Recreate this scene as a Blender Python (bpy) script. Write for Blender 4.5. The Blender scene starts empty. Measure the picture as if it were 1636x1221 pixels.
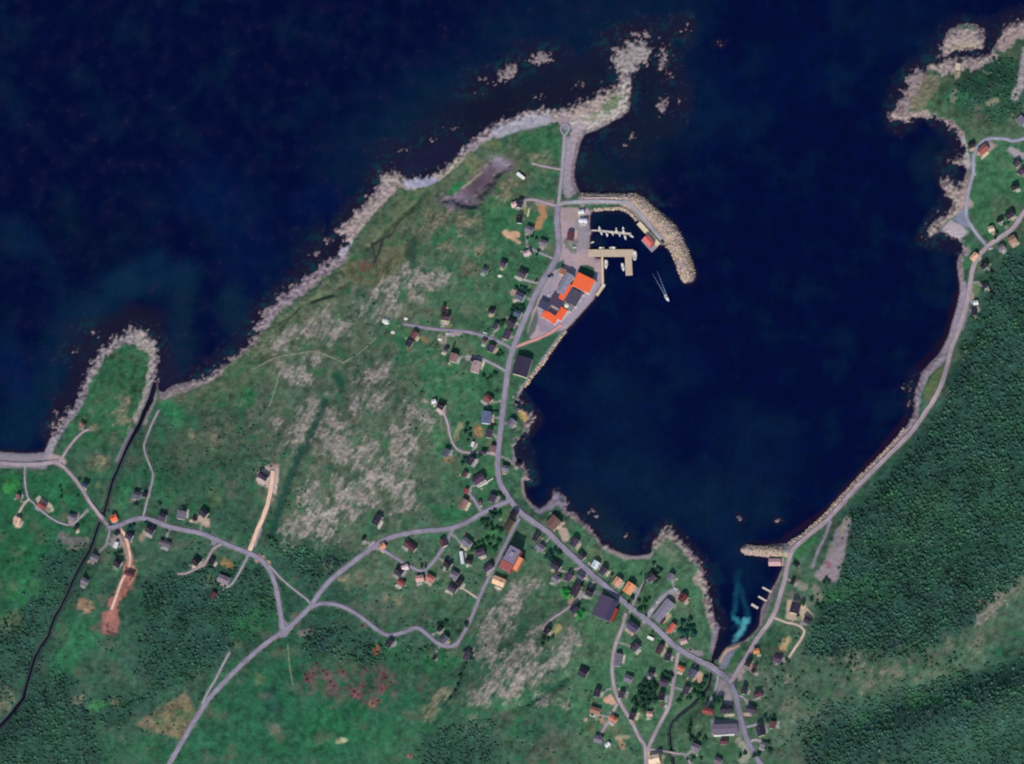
import bpy, bmesh, math, random
import numpy as np
from mathutils import Vector, Matrix

# ------------------------------------------------------------------ camera, world, sun
S = bpy.context.scene
C = S.collection
SUN_AZ, SUN_EL = 189.0, 40.0
PX = 0.7                                   # metres of ground per photograph pixel
CAM = (1200.0, -1320.0, 6000.0)            # the satellite looks in from the south-east
cam = bpy.data.cameras.new('camera')
cam.lens = 36.0 * CAM[2] / (1636 * PX)
cam.clip_start, cam.clip_end = 50, 60000
cam.shift_x, cam.shift_y = -CAM[0] / (1636 * PX), -CAM[1] / (1636 * PX)
camo = bpy.data.objects.new('camera', cam)
C.objects.link(camo)
camo.location = CAM
S.camera = camo
world = bpy.data.worlds.new('World')
S.world = world
world.use_nodes = True
wnt = world.node_tree
sky = wnt.nodes.new('ShaderNodeTexSky')
sky.sky_type = 'NISHITA'
sky.sun_disc = False
sky.sun_elevation, sky.sun_rotation = math.radians(SUN_EL), math.radians(SUN_AZ)
wnt.links.new(sky.outputs[0], wnt.nodes['Background'].inputs[0])
wnt.nodes['Background'].inputs[1].default_value = 0.10
sun = bpy.data.lights.new('sun', 'SUN')
sun.energy, sun.angle, sun.color = 3.7, math.radians(0.5), (1, 0.95, 0.88)
suno = bpy.data.objects.new('sun', sun)
C.objects.link(suno)
_a, _e = math.radians(SUN_AZ), math.radians(SUN_EL)
suno.rotation_euler = Vector((math.sin(_a) * math.cos(_e), math.cos(_a) * math.cos(_e), math.sin(_e))).to_track_quat('Z', 'Y').to_euler()
S.view_settings.view_transform = 'Standard'
S.view_settings.look = 'None'
S.view_settings.exposure = 0
S.view_settings.gamma = 1
S.cycles.filter_width = 2.0
S.cycles.max_bounces = 4
rng = np.random.RandomState(7)
random.seed(7)

# ------------------------------------------------------------------ helpers: colour, noise, tags, materials
def lin(c):
    """an observed daylight sRGB colour -> linear albedo (the lighting has a gain close to one)"""
    c = np.asarray(c, float) / 255.0
    return np.where(c <= 0.04045, c / 12.92, ((c + 0.055) / 1.055) ** 2.4)

_P = rng.permutation(512).astype(np.int32)
_P = np.concatenate([_P, _P])
_GA = rng.rand(1024) * 2 * np.pi
_GX, _GY = np.cos(_GA).astype(np.float32), np.sin(_GA).astype(np.float32)
def noise(x, y, scale, seed=0):
    x = np.asarray(x, np.float32) / scale + seed * 17.31
    y = np.asarray(y, np.float32) / scale + seed * 9.77
    xf, yf = np.floor(x), np.floor(y)
    xi, yi = xf.astype(np.int32) & 511, yf.astype(np.int32) & 511
    fx, fy = x - xf, y - yf
    sx, sy = fx * fx * fx * (fx * (fx * 6 - 15) + 10), fy * fy * fy * (fy * (fy * 6 - 15) + 10)
    def g(ix, iy, dx, dy):
        h = _P[_P[ix & 511] + (iy & 511)]
        return _GX[h] * dx + _GY[h] * dy
    a = g(xi, yi, fx, fy); b = g(xi + 1, yi, fx - 1, fy)
    c = g(xi, yi + 1, fx, fy - 1); d = g(xi + 1, yi + 1, fx - 1, fy - 1)
    return (a + (b - a) * sx + (c - a) * sy + (a - b - c + d) * sx * sy) * 1.5
def fbm(x, y, scale, octv=4, seed=0, gain=0.55):
    t, a, n = 0, 1.0, 0
    for k in range(octv):
        t = t + a * noise(x, y, scale / 2 ** k, seed + k * 3)
        n += a; a *= gain
    return t / n * 1.4
def sstep(a, b, x):
    t = np.clip((x - a) / (b - a), 0, 1)
    return t * t * (3 - 2 * t)

def tag(o, label=None, cat=None, group=None, kind=None):
    if label: o['label'] = label
    if cat: o['category'] = cat
    if group: o['group'] = group
    if kind: o['kind'] = kind
    return o
def link(name, me, mats=(), parent=None):
    o = bpy.data.objects.new(name, me)
    C.objects.link(o)
    if parent is not None: o.parent = parent
    if me is not None:
        for m in mats:
            if m.name not in me.materials: me.materials.append(m)
    return o
def empty(name, loc, rz=0):
    o = bpy.data.objects.new(name, None)
    o.empty_display_size = 2
    C.objects.link(o)
    o.location = loc
    o.rotation_euler = (0, 0, rz)
    return o
def npmesh(name, V, F, smooth=False, mat_idx=None):
    """V (n,3) and F (m,k) numpy arrays -> mesh"""
    V = np.asarray(V, np.float32); F = np.asarray(F, np.int32)
    me = bpy.data.meshes.new(name)
    me.vertices.add(len(V)); me.vertices.foreach_set('co', V.ravel())
    k = F.shape[1]
    me.loops.add(F.size); me.loops.foreach_set('vertex_index', F.ravel())
    me.polygons.add(len(F)); me.polygons.foreach_set('loop_start', np.arange(0, F.size, k, dtype=np.int32))
    if smooth: me.polygons.foreach_set('use_smooth', np.ones(len(F), bool))
    me.update(calc_edges=True)
    return me
def colattr(me, col):
    at = me.attributes.new('tint', 'FLOAT_COLOR', 'POINT')
    c = np.ones((len(col), 4), np.float32); c[:, :3] = col
    at.data.foreach_set('color', c.ravel())

_M = {}
def mat_attr(name, rough=0.95, spec=0.15, fine=0.0, fscale=0.5, bump=0.0):
    m = bpy.data.materials.new(name); m.use_nodes = True
    nt = m.node_tree; b = nt.nodes['Principled BSDF']
    at = nt.nodes.new('ShaderNodeAttribute'); at.attribute_name = 'tint'
    b.inputs['Roughness'].default_value = rough
    b.inputs['Specular IOR Level'].default_value = spec
    out = at.outputs['Color']
    if fine:
        tc = nt.nodes.new('ShaderNodeTexCoord')
        nz = nt.nodes.new('ShaderNodeTexNoise'); nz.inputs['Scale'].default_value = fscale; nz.inputs['Detail'].default_value = 5
        nt.links.new(tc.outputs['Object'], nz.inputs['Vector'])
        mr = nt.nodes.new('ShaderNodeMapRange')
        mr.inputs[1].default_value, mr.inputs[2].default_value = 0.25, 0.75
        mr.inputs[3].default_value, mr.inputs[4].default_value = 1 - fine, 1 + fine
        nt.links.new(nz.outputs['Fac'], mr.inputs[0])
        mx = nt.nodes.new('ShaderNodeVectorMath'); mx.operation = 'SCALE'
        nt.links.new(out, mx.inputs[0]); nt.links.new(mr.outputs[0], mx.inputs['Scale'])
        out = mx.outputs[0]
    nt.links.new(out, b.inputs['Base Color'])
    if bump:
        tc = nt.nodes.new('ShaderNodeTexCoord')
        nz = nt.nodes.new('ShaderNodeTexNoise'); nz.inputs['Scale'].default_value = 0.12; nz.inputs['Detail'].default_value = 6
        nt.links.new(tc.outputs['Object'], nz.inputs['Vector'])
        bp = nt.nodes.new('ShaderNodeBump'); bp.inputs['Strength'].default_value = bump; bp.inputs['Distance'].default_value = 1.0
        nt.links.new(nz.outputs['Fac'], bp.inputs['Height']); nt.links.new(bp.outputs[0], b.inputs['Normal'])
    return m
def mat(rgb, rough=0.8, spec=0.3, var=0.18, scale=1.2, metal=0.0, kind='paint'):
    """procedural noise-weathered material for one colour"""
    key = (tuple(rgb), rough, spec, var, scale, metal, kind)
    if key in _M: return _M[key]
    m = bpy.data.materials.new('%s_%02x%02x%02x' % ((kind,) + tuple(int(v) for v in rgb))); m.use_nodes = True
    nt = m.node_tree; b = nt.nodes['Principled BSDF']
    l = lin(rgb)
    tc = nt.nodes.new('ShaderNodeTexCoord')
    nz = nt.nodes.new('ShaderNodeTexNoise'); nz.inputs['Scale'].default_value = scale; nz.inputs['Detail'].default_value = 6; nz.inputs['Roughness'].default_value = 0.7
    nt.links.new(tc.outputs['Object'], nz.inputs['Vector'])
    cr = nt.nodes.new('ShaderNodeValToRGB')
    cr.color_ramp.elements[0].position, cr.color_ramp.elements[1].position = 0.3, 0.7
    cr.color_ramp.elements[0].color = tuple(np.clip(l * (1 - var), 0, 1)) + (1,)
    cr.color_ramp.elements[1].color = tuple(np.clip(l * (1 + var), 0, 0.95)) + (1,)
    nt.links.new(nz.outputs['Fac'], cr.inputs[0])
    col = cr.outputs[0]
    if kind in ('roof', 'wood'):
        wv = nt.nodes.new('ShaderNodeTexWave'); wv.bands_direction = 'X' if kind == 'roof' else 'Z'
        wv.inputs['Scale'].default_value = 0.55 if kind == 'roof' else 2.0
        wv.inputs['Distortion'].default_value = 0.6
        nt.links.new(tc.outputs['Object'], wv.inputs['Vector'])
        mr = nt.nodes.new('ShaderNodeMapRange'); mr.inputs[3].default_value, mr.inputs[4].default_value = 0.86, 1.1
        nt.links.new(wv.outputs['Fac'], mr.inputs[0])
        mx = nt.nodes.new('ShaderNodeVectorMath'); mx.operation = 'SCALE'
        nt.links.new(col, mx.inputs[0]); nt.links.new(mr.outputs[0], mx.inputs['Scale'])
        col = mx.outputs[0]
    nt.links.new(col, b.inputs['Base Color'])
    b.inputs['Roughness'].default_value = rough
    b.inputs['Specular IOR Level'].default_value = spec
    b.inputs['Metallic'].default_value = metal
    _M[key] = m
    return m

# ------------------------------------------------------------------ the coast, in photograph pixels (x right, y down)
FAR = 9000
COAST = [(-FAR,722),(-60,722),(0,721),(40,724),(70,722),(76,708),(85,690),(95,675),(108,655),(122,640),(131,620),(133,605),(143,585),(155,565),(165,552),(180,540),(195,533),(207,522),(222,520),(236,527),(247,540),(255,555),(256,570),(252,585),(250,600),(249,612),(252,622),(262,626),(268,620),(278,614),(292,611),(305,608),(320,604),(335,598),(345,588),(360,578),(372,570),(385,560),(395,550),(404,538),(408,526),(410,515),(418,500),(430,488),(440,475),(452,468),(465,458),(478,448),(490,438),(505,428),(518,420),(528,412),(540,402),(548,392),(551,384),(540,376),(535,368),(545,360),(556,350),(565,338),(578,325),(590,312),(603,300),(600,285),(608,275),(625,272),(640,277),(652,284),(665,280),(680,282),(695,276),(710,268),(722,258),(730,245),(736,235),(750,225),(765,214),(782,202),(800,192),(820,184),(840,176),(860,172),(880,172),(900,170),(920,165),(938,158),(955,150),(972,142),(985,135),(988,125),(985,112),(978,100),(976,92),(985,82),(995,72),(1008,65),(1020,60),(1032,66),(1042,76),(1040,88),(1032,98),(1025,108),(1016,112),(1010,125),(1009,145),(1008,165),(1005,178),(992,188),(970,200),(950,210),(935,215),(928,228),(924,245),(920,262),(918,280),(921,295),(926,305),(932,309),(950,310),(985,311),(1015,309),(1030,318),(1045,332),(1060,345),(1078,360),(1090,380),(1098,400),(1105,420),(1112,440),(1108,450),(1098,453),(1090,446),(1084,430),(1078,415),(1072,400),(1066,393),(1055,392),(1048,388),(1036,374),(1024,360),(1014,348),(1004,339),(990,336),(965,336),(948,338),(944,344),(943,358),(944,366),(948,370),(944,376),(943,385),(944,400),(952,412),(962,412),(963,430),(963,455),(955,465),(950,478),(940,490),(928,503),(915,518),(905,528),(895,540),(885,555),(872,575),(858,592),(848,605),(838,618),(832,632),(828,642),(832,650),(842,654),(850,658),(852,666),(848,672),(852,680),(845,690),(838,696),(826,705),(822,715),(824,730),(828,738),(838,745),(845,755),(847,765),(840,770),(838,780),(842,795),(852,806),(862,812),(872,806),(880,795),(885,784),(895,786),(905,795),(908,805),(903,812),(910,816),(922,824),(935,835),(945,845),(955,858),(965,868),(978,877),(995,884),(1012,888),(1030,886),(1042,880),(1040,870),(1046,858),(1055,848),(1062,840),(1072,842),(1080,852),(1090,862),(1098,872),(1108,880),(1115,890),(1122,905),(1128,920),(1132,935),(1134,955),(1138,972),(1144,990),(1150,998),(1150,1008),(1146,1022),(1142,1038),(1137,1052),(1146,1054),(1152,1044),(1160,1034),(1172,1028),(1188,1024),(1200,1014),(1212,1000),(1214,985),(1215,975),(1219,965),(1226,955),(1230,944),(1239,930),(1247,912),(1252,903),(1252,898),(1230,892),(1205,888),(1190,884),(1182,878),(1195,871),(1225,870),(1255,868),(1270,862),(1285,852),(1300,838),(1315,825),(1330,808),(1345,792),(1360,776),(1375,760),(1390,745),(1405,730),(1420,715),(1435,698),(1448,680),(1457,665),(1461,650),(1460,635),(1465,615),(1472,595),(1485,580),(1500,565),(1508,550),(1515,535),(1520,515),(1528,490),(1532,470),(1532,450),(1530,440),(1528,420),(1533,405),(1540,395),(1535,388),(1528,385),(1515,378),(1502,370),(1495,375),(1482,383),(1476,378),(1485,362),(1498,350),(1510,340),(1523,330),(1518,320),(1510,310),(1502,295),(1500,285),(1508,282),(1518,288),(1530,296),(1539,288),(1544,272),(1540,266),(1526,262),(1512,258),(1520,255),(1532,252),(1538,245),(1536,230),(1530,215),(1520,205),(1508,195),(1498,190),(1480,190),(1470,188),(1455,192),(1440,196),(1422,190),(1418,180),(1430,170),(1440,155),(1445,140),(1448,125),(1455,115),(1465,108),(1480,112),(1483,101),(1500,100),(1508,94),(1520,93),(1545,89),(1555,95),(1565,91),(1580,85),(1590,68),(1600,50),(1612,36),(1630,33),(1700,40),(2200,-200),(FAR,-200),(FAR,FAR),(-FAR,FAR)]
ISLE = [(1495,92),(1502,75),(1508,60),(1515,48),(1530,40),(1545,37),(1560,42),(1572,50),(1574,65),(1570,79),(1558,82),(1540,81),(1520,86),(1505,92)]
RIVER = [((246,618),13),((240,640),15),((232,656),13),((222,680),11),((208,705),9),((200,722),7.5),((188,750),6.5),((180,768),6),((173,795),5.5),((165,825),5.5),((157,840),5.5),((150,862),5.5),((143,880),5.5),((128,905),5),((118,925),5),((107,950),5),((97,970),5),((88,985),5.5),((82,1000),5.5),((78,1015),5.5),((66,1032),6),((56,1050),6.5),((50,1070),6.5),((44,1090),6.5),((40,1105),7.5),((38,1115),9),((25,1132),9),((12,1148),9),((0,1160),9),((-60,1210),9)]
STREAM = [((1142,1046),9),((1138,1060),6),((1136,1080),5),((1133,1095),4.5),((1124,1106),4.5),((1110,1122),4),((1100,1130),3.5),((1085,1142),3.5),((1075,1152),3.5),((1070,1166),3.8),((1072,1188),3.8),((1076,1212),4),((1079,1245),4)]

def axis(lo, hi, step):
    mid = np.arange(lo - 50, hi + 50 + step, step)
    ext, d, g = [], step, mid[-1]
    while g < FAR - 200:
        d *= 1.35; g += d; ext.append(g)
    ext = np.array(ext); low = lo + hi - ext[::-1]
    return np.concatenate([low[low < mid[0]], mid, ext]).astype(np.float32)
AU, AV = axis(0, 1636, 1.4), axis(0, 1221, 1.4)
U, V = np.meshgrid(AU, AV)
NV, NU = U.shape

def seg_dist(u, v, pts, closed=False):
    d = np.full(u.shape, 1e9, np.float32)
    n = len(pts)
    for i in range(n if closed else n - 1):
        (x0, y0), (x1, y1) = pts[i], pts[(i + 1) % n]
        dx, dy = x1 - x0, y1 - y0
        t = np.clip(((u - x0) * dx + (v - y0) * dy) / (dx * dx + dy * dy + 1e-9), 0, 1)
        d = np.minimum(d, (u - x0 - t * dx) ** 2 + (v - y0 - t * dy) ** 2)
    return np.sqrt(d)
def inside(u, v, pts):
    r = np.zeros(u.shape, bool)
    n = len(pts)
    for i in range(n):
        (x0, y0), (x1, y1) = pts[i], pts[(i + 1) % n]
        if y0 == y1: continue
        c = (v >= min(y0, y1)) & (v < max(y0, y1))
        r ^= c & (u < (v - y0) / (y1 - y0) * (x1 - x0) + x0)
    return r
def signed(u, v, pts):
    d = seg_dist(u, v, pts, True)
    return np.where(inside(u, v, pts), d, -d)
def up2(a, cu, cv):
    """bilinear from coarse axes to the full grid"""
    iu = np.clip(np.searchsorted(cu, AU, side='right') - 1, 0, len(cu) - 2); fu = np.clip((AU - cu[iu]) / (cu[iu + 1] - cu[iu]), 0, 1)
    iv = np.clip(np.searchsorted(cv, AV, side='right') - 1, 0, len(cv) - 2); fv = np.clip((AV - cv[iv]) / (cv[iv + 1] - cv[iv]), 0, 1)
    r = a[:, iu] * (1 - fu) + a[:, iu + 1] * fu
    return (r[iv] * (1 - fv)[:, None] + r[iv + 1] * fv[:, None]).astype(np.float32)
_cu, _cv = np.unique(np.append(AU[::2], AU[-1])), np.unique(np.append(AV[::2], AV[-1]))
_gu, _gv = np.meshgrid(_cu, _cv)
SD0 = up2(np.maximum(signed(_gu, _gv, COAST), signed(_gu, _gv, ISLE)), _cu, _cv)

def box_slice(pts, pad):
    p = np.array(pts, float)
    i0, i1 = np.searchsorted(AU, [p[:, 0].min() - pad, p[:, 0].max() + pad])
    j0, j1 = np.searchsorted(AV, [p[:, 1].min() - pad, p[:, 1].max() + pad])
    return slice(j0, j1), slice(i0, i1)
def var_dist(path):
    """distance to a polyline of varying width, minus half the local width"""
    d = np.full(U.shape, 60, np.float32)
    for (p, w), (q, w2) in zip(path[:-1], path[1:]):
        s = box_slice([p, q], 55)
        u, v = U[s], V[s]
        dx, dy = q[0] - p[0], q[1] - p[1]
        t = np.clip(((u - p[0]) * dx + (v - p[1]) * dy) / (dx * dx + dy * dy), 0, 1)
        d[s] = np.minimum(d[s], np.hypot(u - p[0] - t * dx, v - p[1] - t * dy) - (w + (w2 - w) * t) * (.29 + .05 * noise(u, v, 9, 77)))
    return d
N3 = noise(U, V, 3.2, 1); N6 = noise(U, V, 6.5, 2); N12 = noise(U, V, 13, 3); N28 = noise(U, V, 28, 4); N60 = noise(U, V, 62, 5); N130 = noise(U, V, 130, 6)

def smooth_line(pts, step=4.0):
    """Catmull-Rom through the points, resampled evenly"""
    p = np.array(pts, float)
    q = np.vstack([2 * p[0] - p[1], p, 2 * p[-1] - p[-2]])
    out = []
    for i in range(1, len(q) - 2):
        n = max(2, int(np.hypot(*(q[i + 1] - q[i])) / step * 2))
        t = np.linspace(0, 1, n, endpoint=False)[:, None]
        a, b, c, d = q[i - 1], q[i], q[i + 1], q[i + 2]
        out.append(0.5 * (2 * b + (c - a) * t + (2 * a - 5 * b + 4 * c - d) * t ** 2 + (3 * b - a - 3 * c + d) * t ** 3))
    out = np.vstack(out + [p[-1:]])
    s = np.concatenate([[0], np.cumsum(np.hypot(*np.diff(out, axis=0).T))])
    k = max(2, int(s[-1] / step) + 1)
    ss = np.linspace(0, s[-1], k)
    return np.stack([np.interp(ss, s, out[:, 0]), np.interp(ss, s, out[:, 1])], 1)

# ------------------------------------------------------------------ roads (pixel centre lines, width in pixels)
ASPH, PALE, GRAV, CREAM = (141, 135, 152), (154, 151, 160), (164, 149, 156), (200, 180, 160)
ROADS = [
 ('road', ASPH, 9.5, [(891,330),(890,348),(891,370),(893,390),(890,410),(882,425),(868,447),(856,470),(845,495),(834,520),(824,545),(816,570),(811,595),(808,620),(804,650),(801,680),(797,710),(795,740),(797,765),(806,785),(818,803),(833,820),(852,834),(873,848.5),(890,865),(908,883),(927,900),(947,919),(970,938.5),(991,957),(1014,975.5),(1036,993),(1055,1010),(1073,1027.5),(1093,1042),(1120,1057),(1141,1069.5),(1160,1083),(1172,1102),(1178,1122),(1183,1145),(1190,1170),(1200,1195),(1215,1221),(1235,1262)]),
 ('road', GRAV, 8, [(1166,1092),(1176,1076),(1184,1063),(1195,1045),(1210,1020),(1225,1000),(1238,978),(1247,950),(1254,925),(1259,900),(1266,880),(1280,865),(1300,848),(1320,832),(1342,808),(1362,785),(1387,760),(1412,735),(1437,710),(1458,688),(1478,660),(1494,635),(1505,612),(1513,585),(1519,560),(1529,535),(1537,510),(1545,482),(1550,455),(1554,430),(1563,410),(1580,392),(1600,378),(1618,365),(1632,345),(1665,300)]),
 ('road', ASPH, 8, [(816,799),(795,808),(770,820),(745,835),(715,845),(680,848),(645,853),(615,863),(585,882),(555,905),(530,925),(510,948),(495,970),(480,985),(465,1000),(450,1010),(420,1032),(390,1058),(360,1088),(335,1115),(315,1145),(300,1170),(285,1195),(268,1225),(240,1275)]),
 ('road', ASPH, 8, [(453,1008),(449,985),(445,960),(440,935),(430,910),(415,893),(395,883),(370,873),(345,862),(320,852),(290,846),(265,840),(245,832),(225,828),(205,833),(190,840),(172,845)]),
 ('road', GRAV, 6, [(176,845),(160,824),(145,805),(130,780),(115,760),(100,745),(88,738)]),
 ('track', GRAV, 7, [(92,737),(60,742),(30,742),(0,740),(-60,738)]),
 ('track', GRAV, 4, [(95,739),(105,722),(120,702),(133,690),(143,686)]),
 ('track', PALE, 3.6, [(40,744),(40,770),(45,795),(52,802),(65,815),(85,830),(105,838),(118,836),(130,825),(141,814)]),
 ('track', CREAM, 3.6, [(47,797),(38,806),(30,820)]),
 ('path', PALE, 3, [(229,826),(235,800),(243,770),(244,755),(236,735),(230,715),(234,700),(244,675),(254,655)]),
 ('track', (222,186,165), 7.5, [(399,880),(410,850),(421,825),(429,800),(434,772),(436,752)]),
 ('track', GRAV, 3.6, [(357,868),(342,876),(333,890),(325,902),(300,915),(284,917)]),
 ('track', PALE, 3.6, [(397,886),(386,908),(373,930),(364,938)]),
 ('track', PALE, 3.4, [(323,1125),(332,1106),(345,1084),(355,1064),(367,1042)]),
 ('path', PALE, 3, [(430,903),(450,925),(470,942),(488,956),(498,966)]),
 ('road', ASPH, 6.5, [(496,970),(515,964),(540,967),(560,975),(585,992),(605,1008),(622,1015),(645,1010),(665,1003),(682,1013),(700,1028),(718,1033),(732,1028)]),
 ('road', ASPH, 5.5, [(728,1032),(738,1016),(747,1000),(758,975),(770,945),(785,915),(800,885),(815,855),(830,828)]),
 ('road', ASPH, 5, [(724,845),(715,862),(705,880),(690,900),(675,912),(655,905),(630,890),(605,876),(590,879)]),
 ('road', ASPH, 5, [(817,556),(790,543),(770,536),(745,530),(720,528),(695,526),(670,522),(646,518)]),
 ('track', PALE, 4.5, [(810,594),(785,580),(765,572),(750,570)]),
 ('track', GRAV, 4, [(798,728),(780,724),(760,724),(740,722),(728,715),(720,700),(716,680),(711,665),(706,655)]),
 ('road', PALE, 5.5, [(902,214),(901,235),(899,260),(897,285),(894,310),(891,336)]),
 ('road', PALE, 2.6, [(901,216),(896,208),(897,201),(903,198),(909,202),(908,209),(903,216)]),
 ('road', PALE, 6.5, [(889,332),(898,325),(920,323),(950,322),(985,323),(1004,325),(1018,338),(1031,352),(1046,370),(1058,384)]),
 ('track', GRAV, 5, [(822,324),(850,319),(875,325),(892,330)]),
 ('track', GRAV, 3.6, [(850,261),(870,266),(897,271)]),
 ('path', (214,150,146), 4.6, [(818,557),(838,549),(860,541),(880,531),(897,519)]),
 ('track', GRAV, 6, [(1000,980),(993,1005),(985,1025),(980,1045),(978,1070),(980,1090),(985,1110),(995,1130),(1010,1155),(1022,1180),(1031,1197),(1031,1260)]),
 ('track', GRAV, 6, [(1084,1042),(1080,1065),(1076,1090),(1073,1110),(1068,1130),(1055,1155),(1045,1175),(1034,1199)]),
 ('track', GRAV, 3.6, [(1033,1197),(1060,1200),(1080,1204),(1092,1205),(1100,1215),(1112,1240)]),
 ('track', GRAV, 5, [(986,1124),(976,1145),(966,1163),(958,1175)]),
 ('track', GRAV, 4, [(1006,978),(1018,950),(1032,926)]),
 ('track', PALE, 8, [(1028,996),(1042,974),(1060,953),(1080,942)]),
 ('track', GRAV, 4, [(950,928),(937,945),(922,960),(900,977),(880,990),(867,1004)]),
 ('track', GRAV, 3.6, [(930,907),(914,912),(906,928)]),
 ('track', CREAM, 4, [(1234,986),(1255,994),(1275,999),(1285,1008),(1280,1021),(1270,1036),(1261,1050)]),
 ('road', (150,154,172), 5.5, [(1578,394),(1562,376),(1550,358),(1544,345),(1545,320),(1550,295),(1555,275),(1556,250),(1565,231),(1580,222),(1605,222),(1622,225),(1665,212)]),
 ('track', (140,136,146), 5, [(1327,832),(1318,858),(1307,880),(1298,906)]),
 ('track', PALE, 4, [(1148,1074),(1145,1095),(1137,1115),(1128,1131)]),
 ('track', (226,180,160), 5, [(190,843),(199,855),(206,878),(208,895),(203,912),(194,930),(185,955),(178,974)]),
 ('track', PALE, 3.4, [(176,845),(173,858),(169,872)]),
 ('track', ASPH, 5, [(747,786),(757,798),(766,812),(771,822)]),
 ('track', GRAV, 4, [(775,1000+0),(0,0)]) if False else ('track', PALE, 3, [(836,447),(860,452),(868,446)]),
 ('track', PALE, 3, [(842,394),(862,404),(884,413)]),
 ('track', GRAV, 4.5, [(598,866),(590,874),(588,884)]),
 ('track', CREAM, 3, [(736,938),(750,947),(763,956)]),
 ('track', PALE, 3, [(1192,1120),(1186,1113),(1178,1112)]),
 ('track', PALE, 4, [(1188,1163),(1200,1160),(1212,1157)]),
 ('track', GRAV, 4.5, [(1196,1190),(1205,1182),(1220,1186)]),
]
ROADD = np.full(U.shape, 60, np.float32)
ROADS = [(k_, c_, w_ * .9, q_) for k_, c_, w_, q_ in ROADS]
for kind, colr, w, pts in ROADS:
    sl = smooth_line(pts, 6)
    for a, b in zip(sl[:-1], sl[1:]):
        s = box_slice([a, b], w / 2 + 12)
        if U[s].size:
            ROADD[s] = np.minimum(ROADD[s], seg_dist(U[s], V[s], [a, b]) - w / 2)
RIV = np.minimum(var_dist(RIVER), var_dist(STREAM))

# ------------------------------------------------------------------ shape of the ground
def mask_stroke(pts, r, soft):
    m = np.zeros(U.shape, np.float32)
    s = box_slice(pts, r + soft + 2)
    m[s] = sstep(r + soft, r - soft, seg_dist(U[s], V[s], pts))
    return m
rocky = np.zeros(U.shape, np.float32)                # how ragged the shore is
for pts, r, a in [([(85,690),(160,555),(225,520),(255,560),(250,600)], 22, .9), ([(330,600),(400,545),(550,390),(560,345),(610,290),(650,280)], 26, 1.0), ([(650,282),(730,245),(860,172),(960,150)], 20, .9), ([(960,150),(1000,90),(1050,80)], 40, 1.1), ([(1440,195),(1440,140),(1500,95),(1600,40),(1640,30)], 26, .8), ([(1500,190),(1540,240),(1505,260),(1530,300),(1480,380),(1535,390)], 18, .8), ([(830,640),(855,670),(830,700),(850,765)], 14, .9), ([(885,790),(910,815),(970,870)], 12, .5), ([(1040,870),(1065,842),(1120,900),(1150,1000)], 14, .7), ([(1460,600),(1460,660)], 14, .5), ([(1535,60)], 1, 0)][:-1] + [([(1500,80),(1535,50),(1570,70)], 30, .5)]:
    rocky = np.maximum(rocky, a * mask_stroke(pts, r, r * .4))
# strata run north-east: an anisotropic noise along that direction
_ra = math.radians(57)
RU, RV2 = U * math.cos(_ra) - V * math.sin(_ra), U * math.sin(_ra) + V * math.cos(_ra)
AN1 = noise(RU / 2.4, RV2, 5.0, 11); AN2 = noise(RU / 2.0, RV2, 11.0, 12); AN3 = noise(RU / 1.8, RV2, 24.0, 13)
SDW = SD0 + rocky * (N12 * 6 + AN1 * 5.5 + N6 * 5 + N3 * 2.6) + 0.5 * N6
SKERRY = [(808,120,14,10,-.05),(817,112,8,8,.35),(800,127,9,6,-.2),(866,92,20,12,-.15),(858,98,10,6,.05),(1060,92,8,18,-.1),(1056,106,6,9,-.05),(1060,165,9,13,-.25),(1057,170,6,9,.35),(998,231,9,7,-.65),(1103,38,9,5,-.6),(1092,50,8,4,-.5),(1150,70,8,5,-.6),(640,240,14,6,-.7),(690,225,12,6,-.75),(722,206,18,6,-.8),(760,150,12,6,-.7),(772,128,9,7,-.45),(790,245-110,9,6,-.6),(1183,828,5,4,-.3),(1243,832,7,6,-.5),(945,816,5,5,-.25),(953,826,5,4,-.25),(1003,857,6,4,-.55),(560,372,10,8,-.3),(525,385,14,8,-.5),(505,407,12,7,-.5),(1448,620,5,3,-.1),(1452,645,4,3,-.2),(120,560,14,9,-.75),(85,680,9,14,-.5),(90,660,8,12,-.6),(150,530,18,8,-.7),(860,215-60,14,6,-.55),(1010,215,10,18,-.7),(1085,160,8,14,-.75),(930,135,14,6,-.65),(1070,120,8,10,-.5),(1030,55,10,8,-.2),(985,78,10,5,-.1),(1015,55,14,6,-.2)]
SK = np.full(U.shape, -30, np.float32)
for (x, y, a, b, lift) in SKERRY:
    s = box_slice([(x, y)], 70)
    du, dv = (U[s] - x), (V[s] - y)
    r = np.sqrt((du / a) ** 2 + (dv / b) ** 2)
    SK[s] = np.maximum(SK[s], (1 - r + lift) * min(a, b) + (N6[s] * 4.5 + N3[s] * 3.5 + AN1[s] * 3.5) * (1.0 if r.size else 0) - 0.5)
SDW = np.maximum(SDW, np.where(SD0 < 3, SK, -99))

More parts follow.
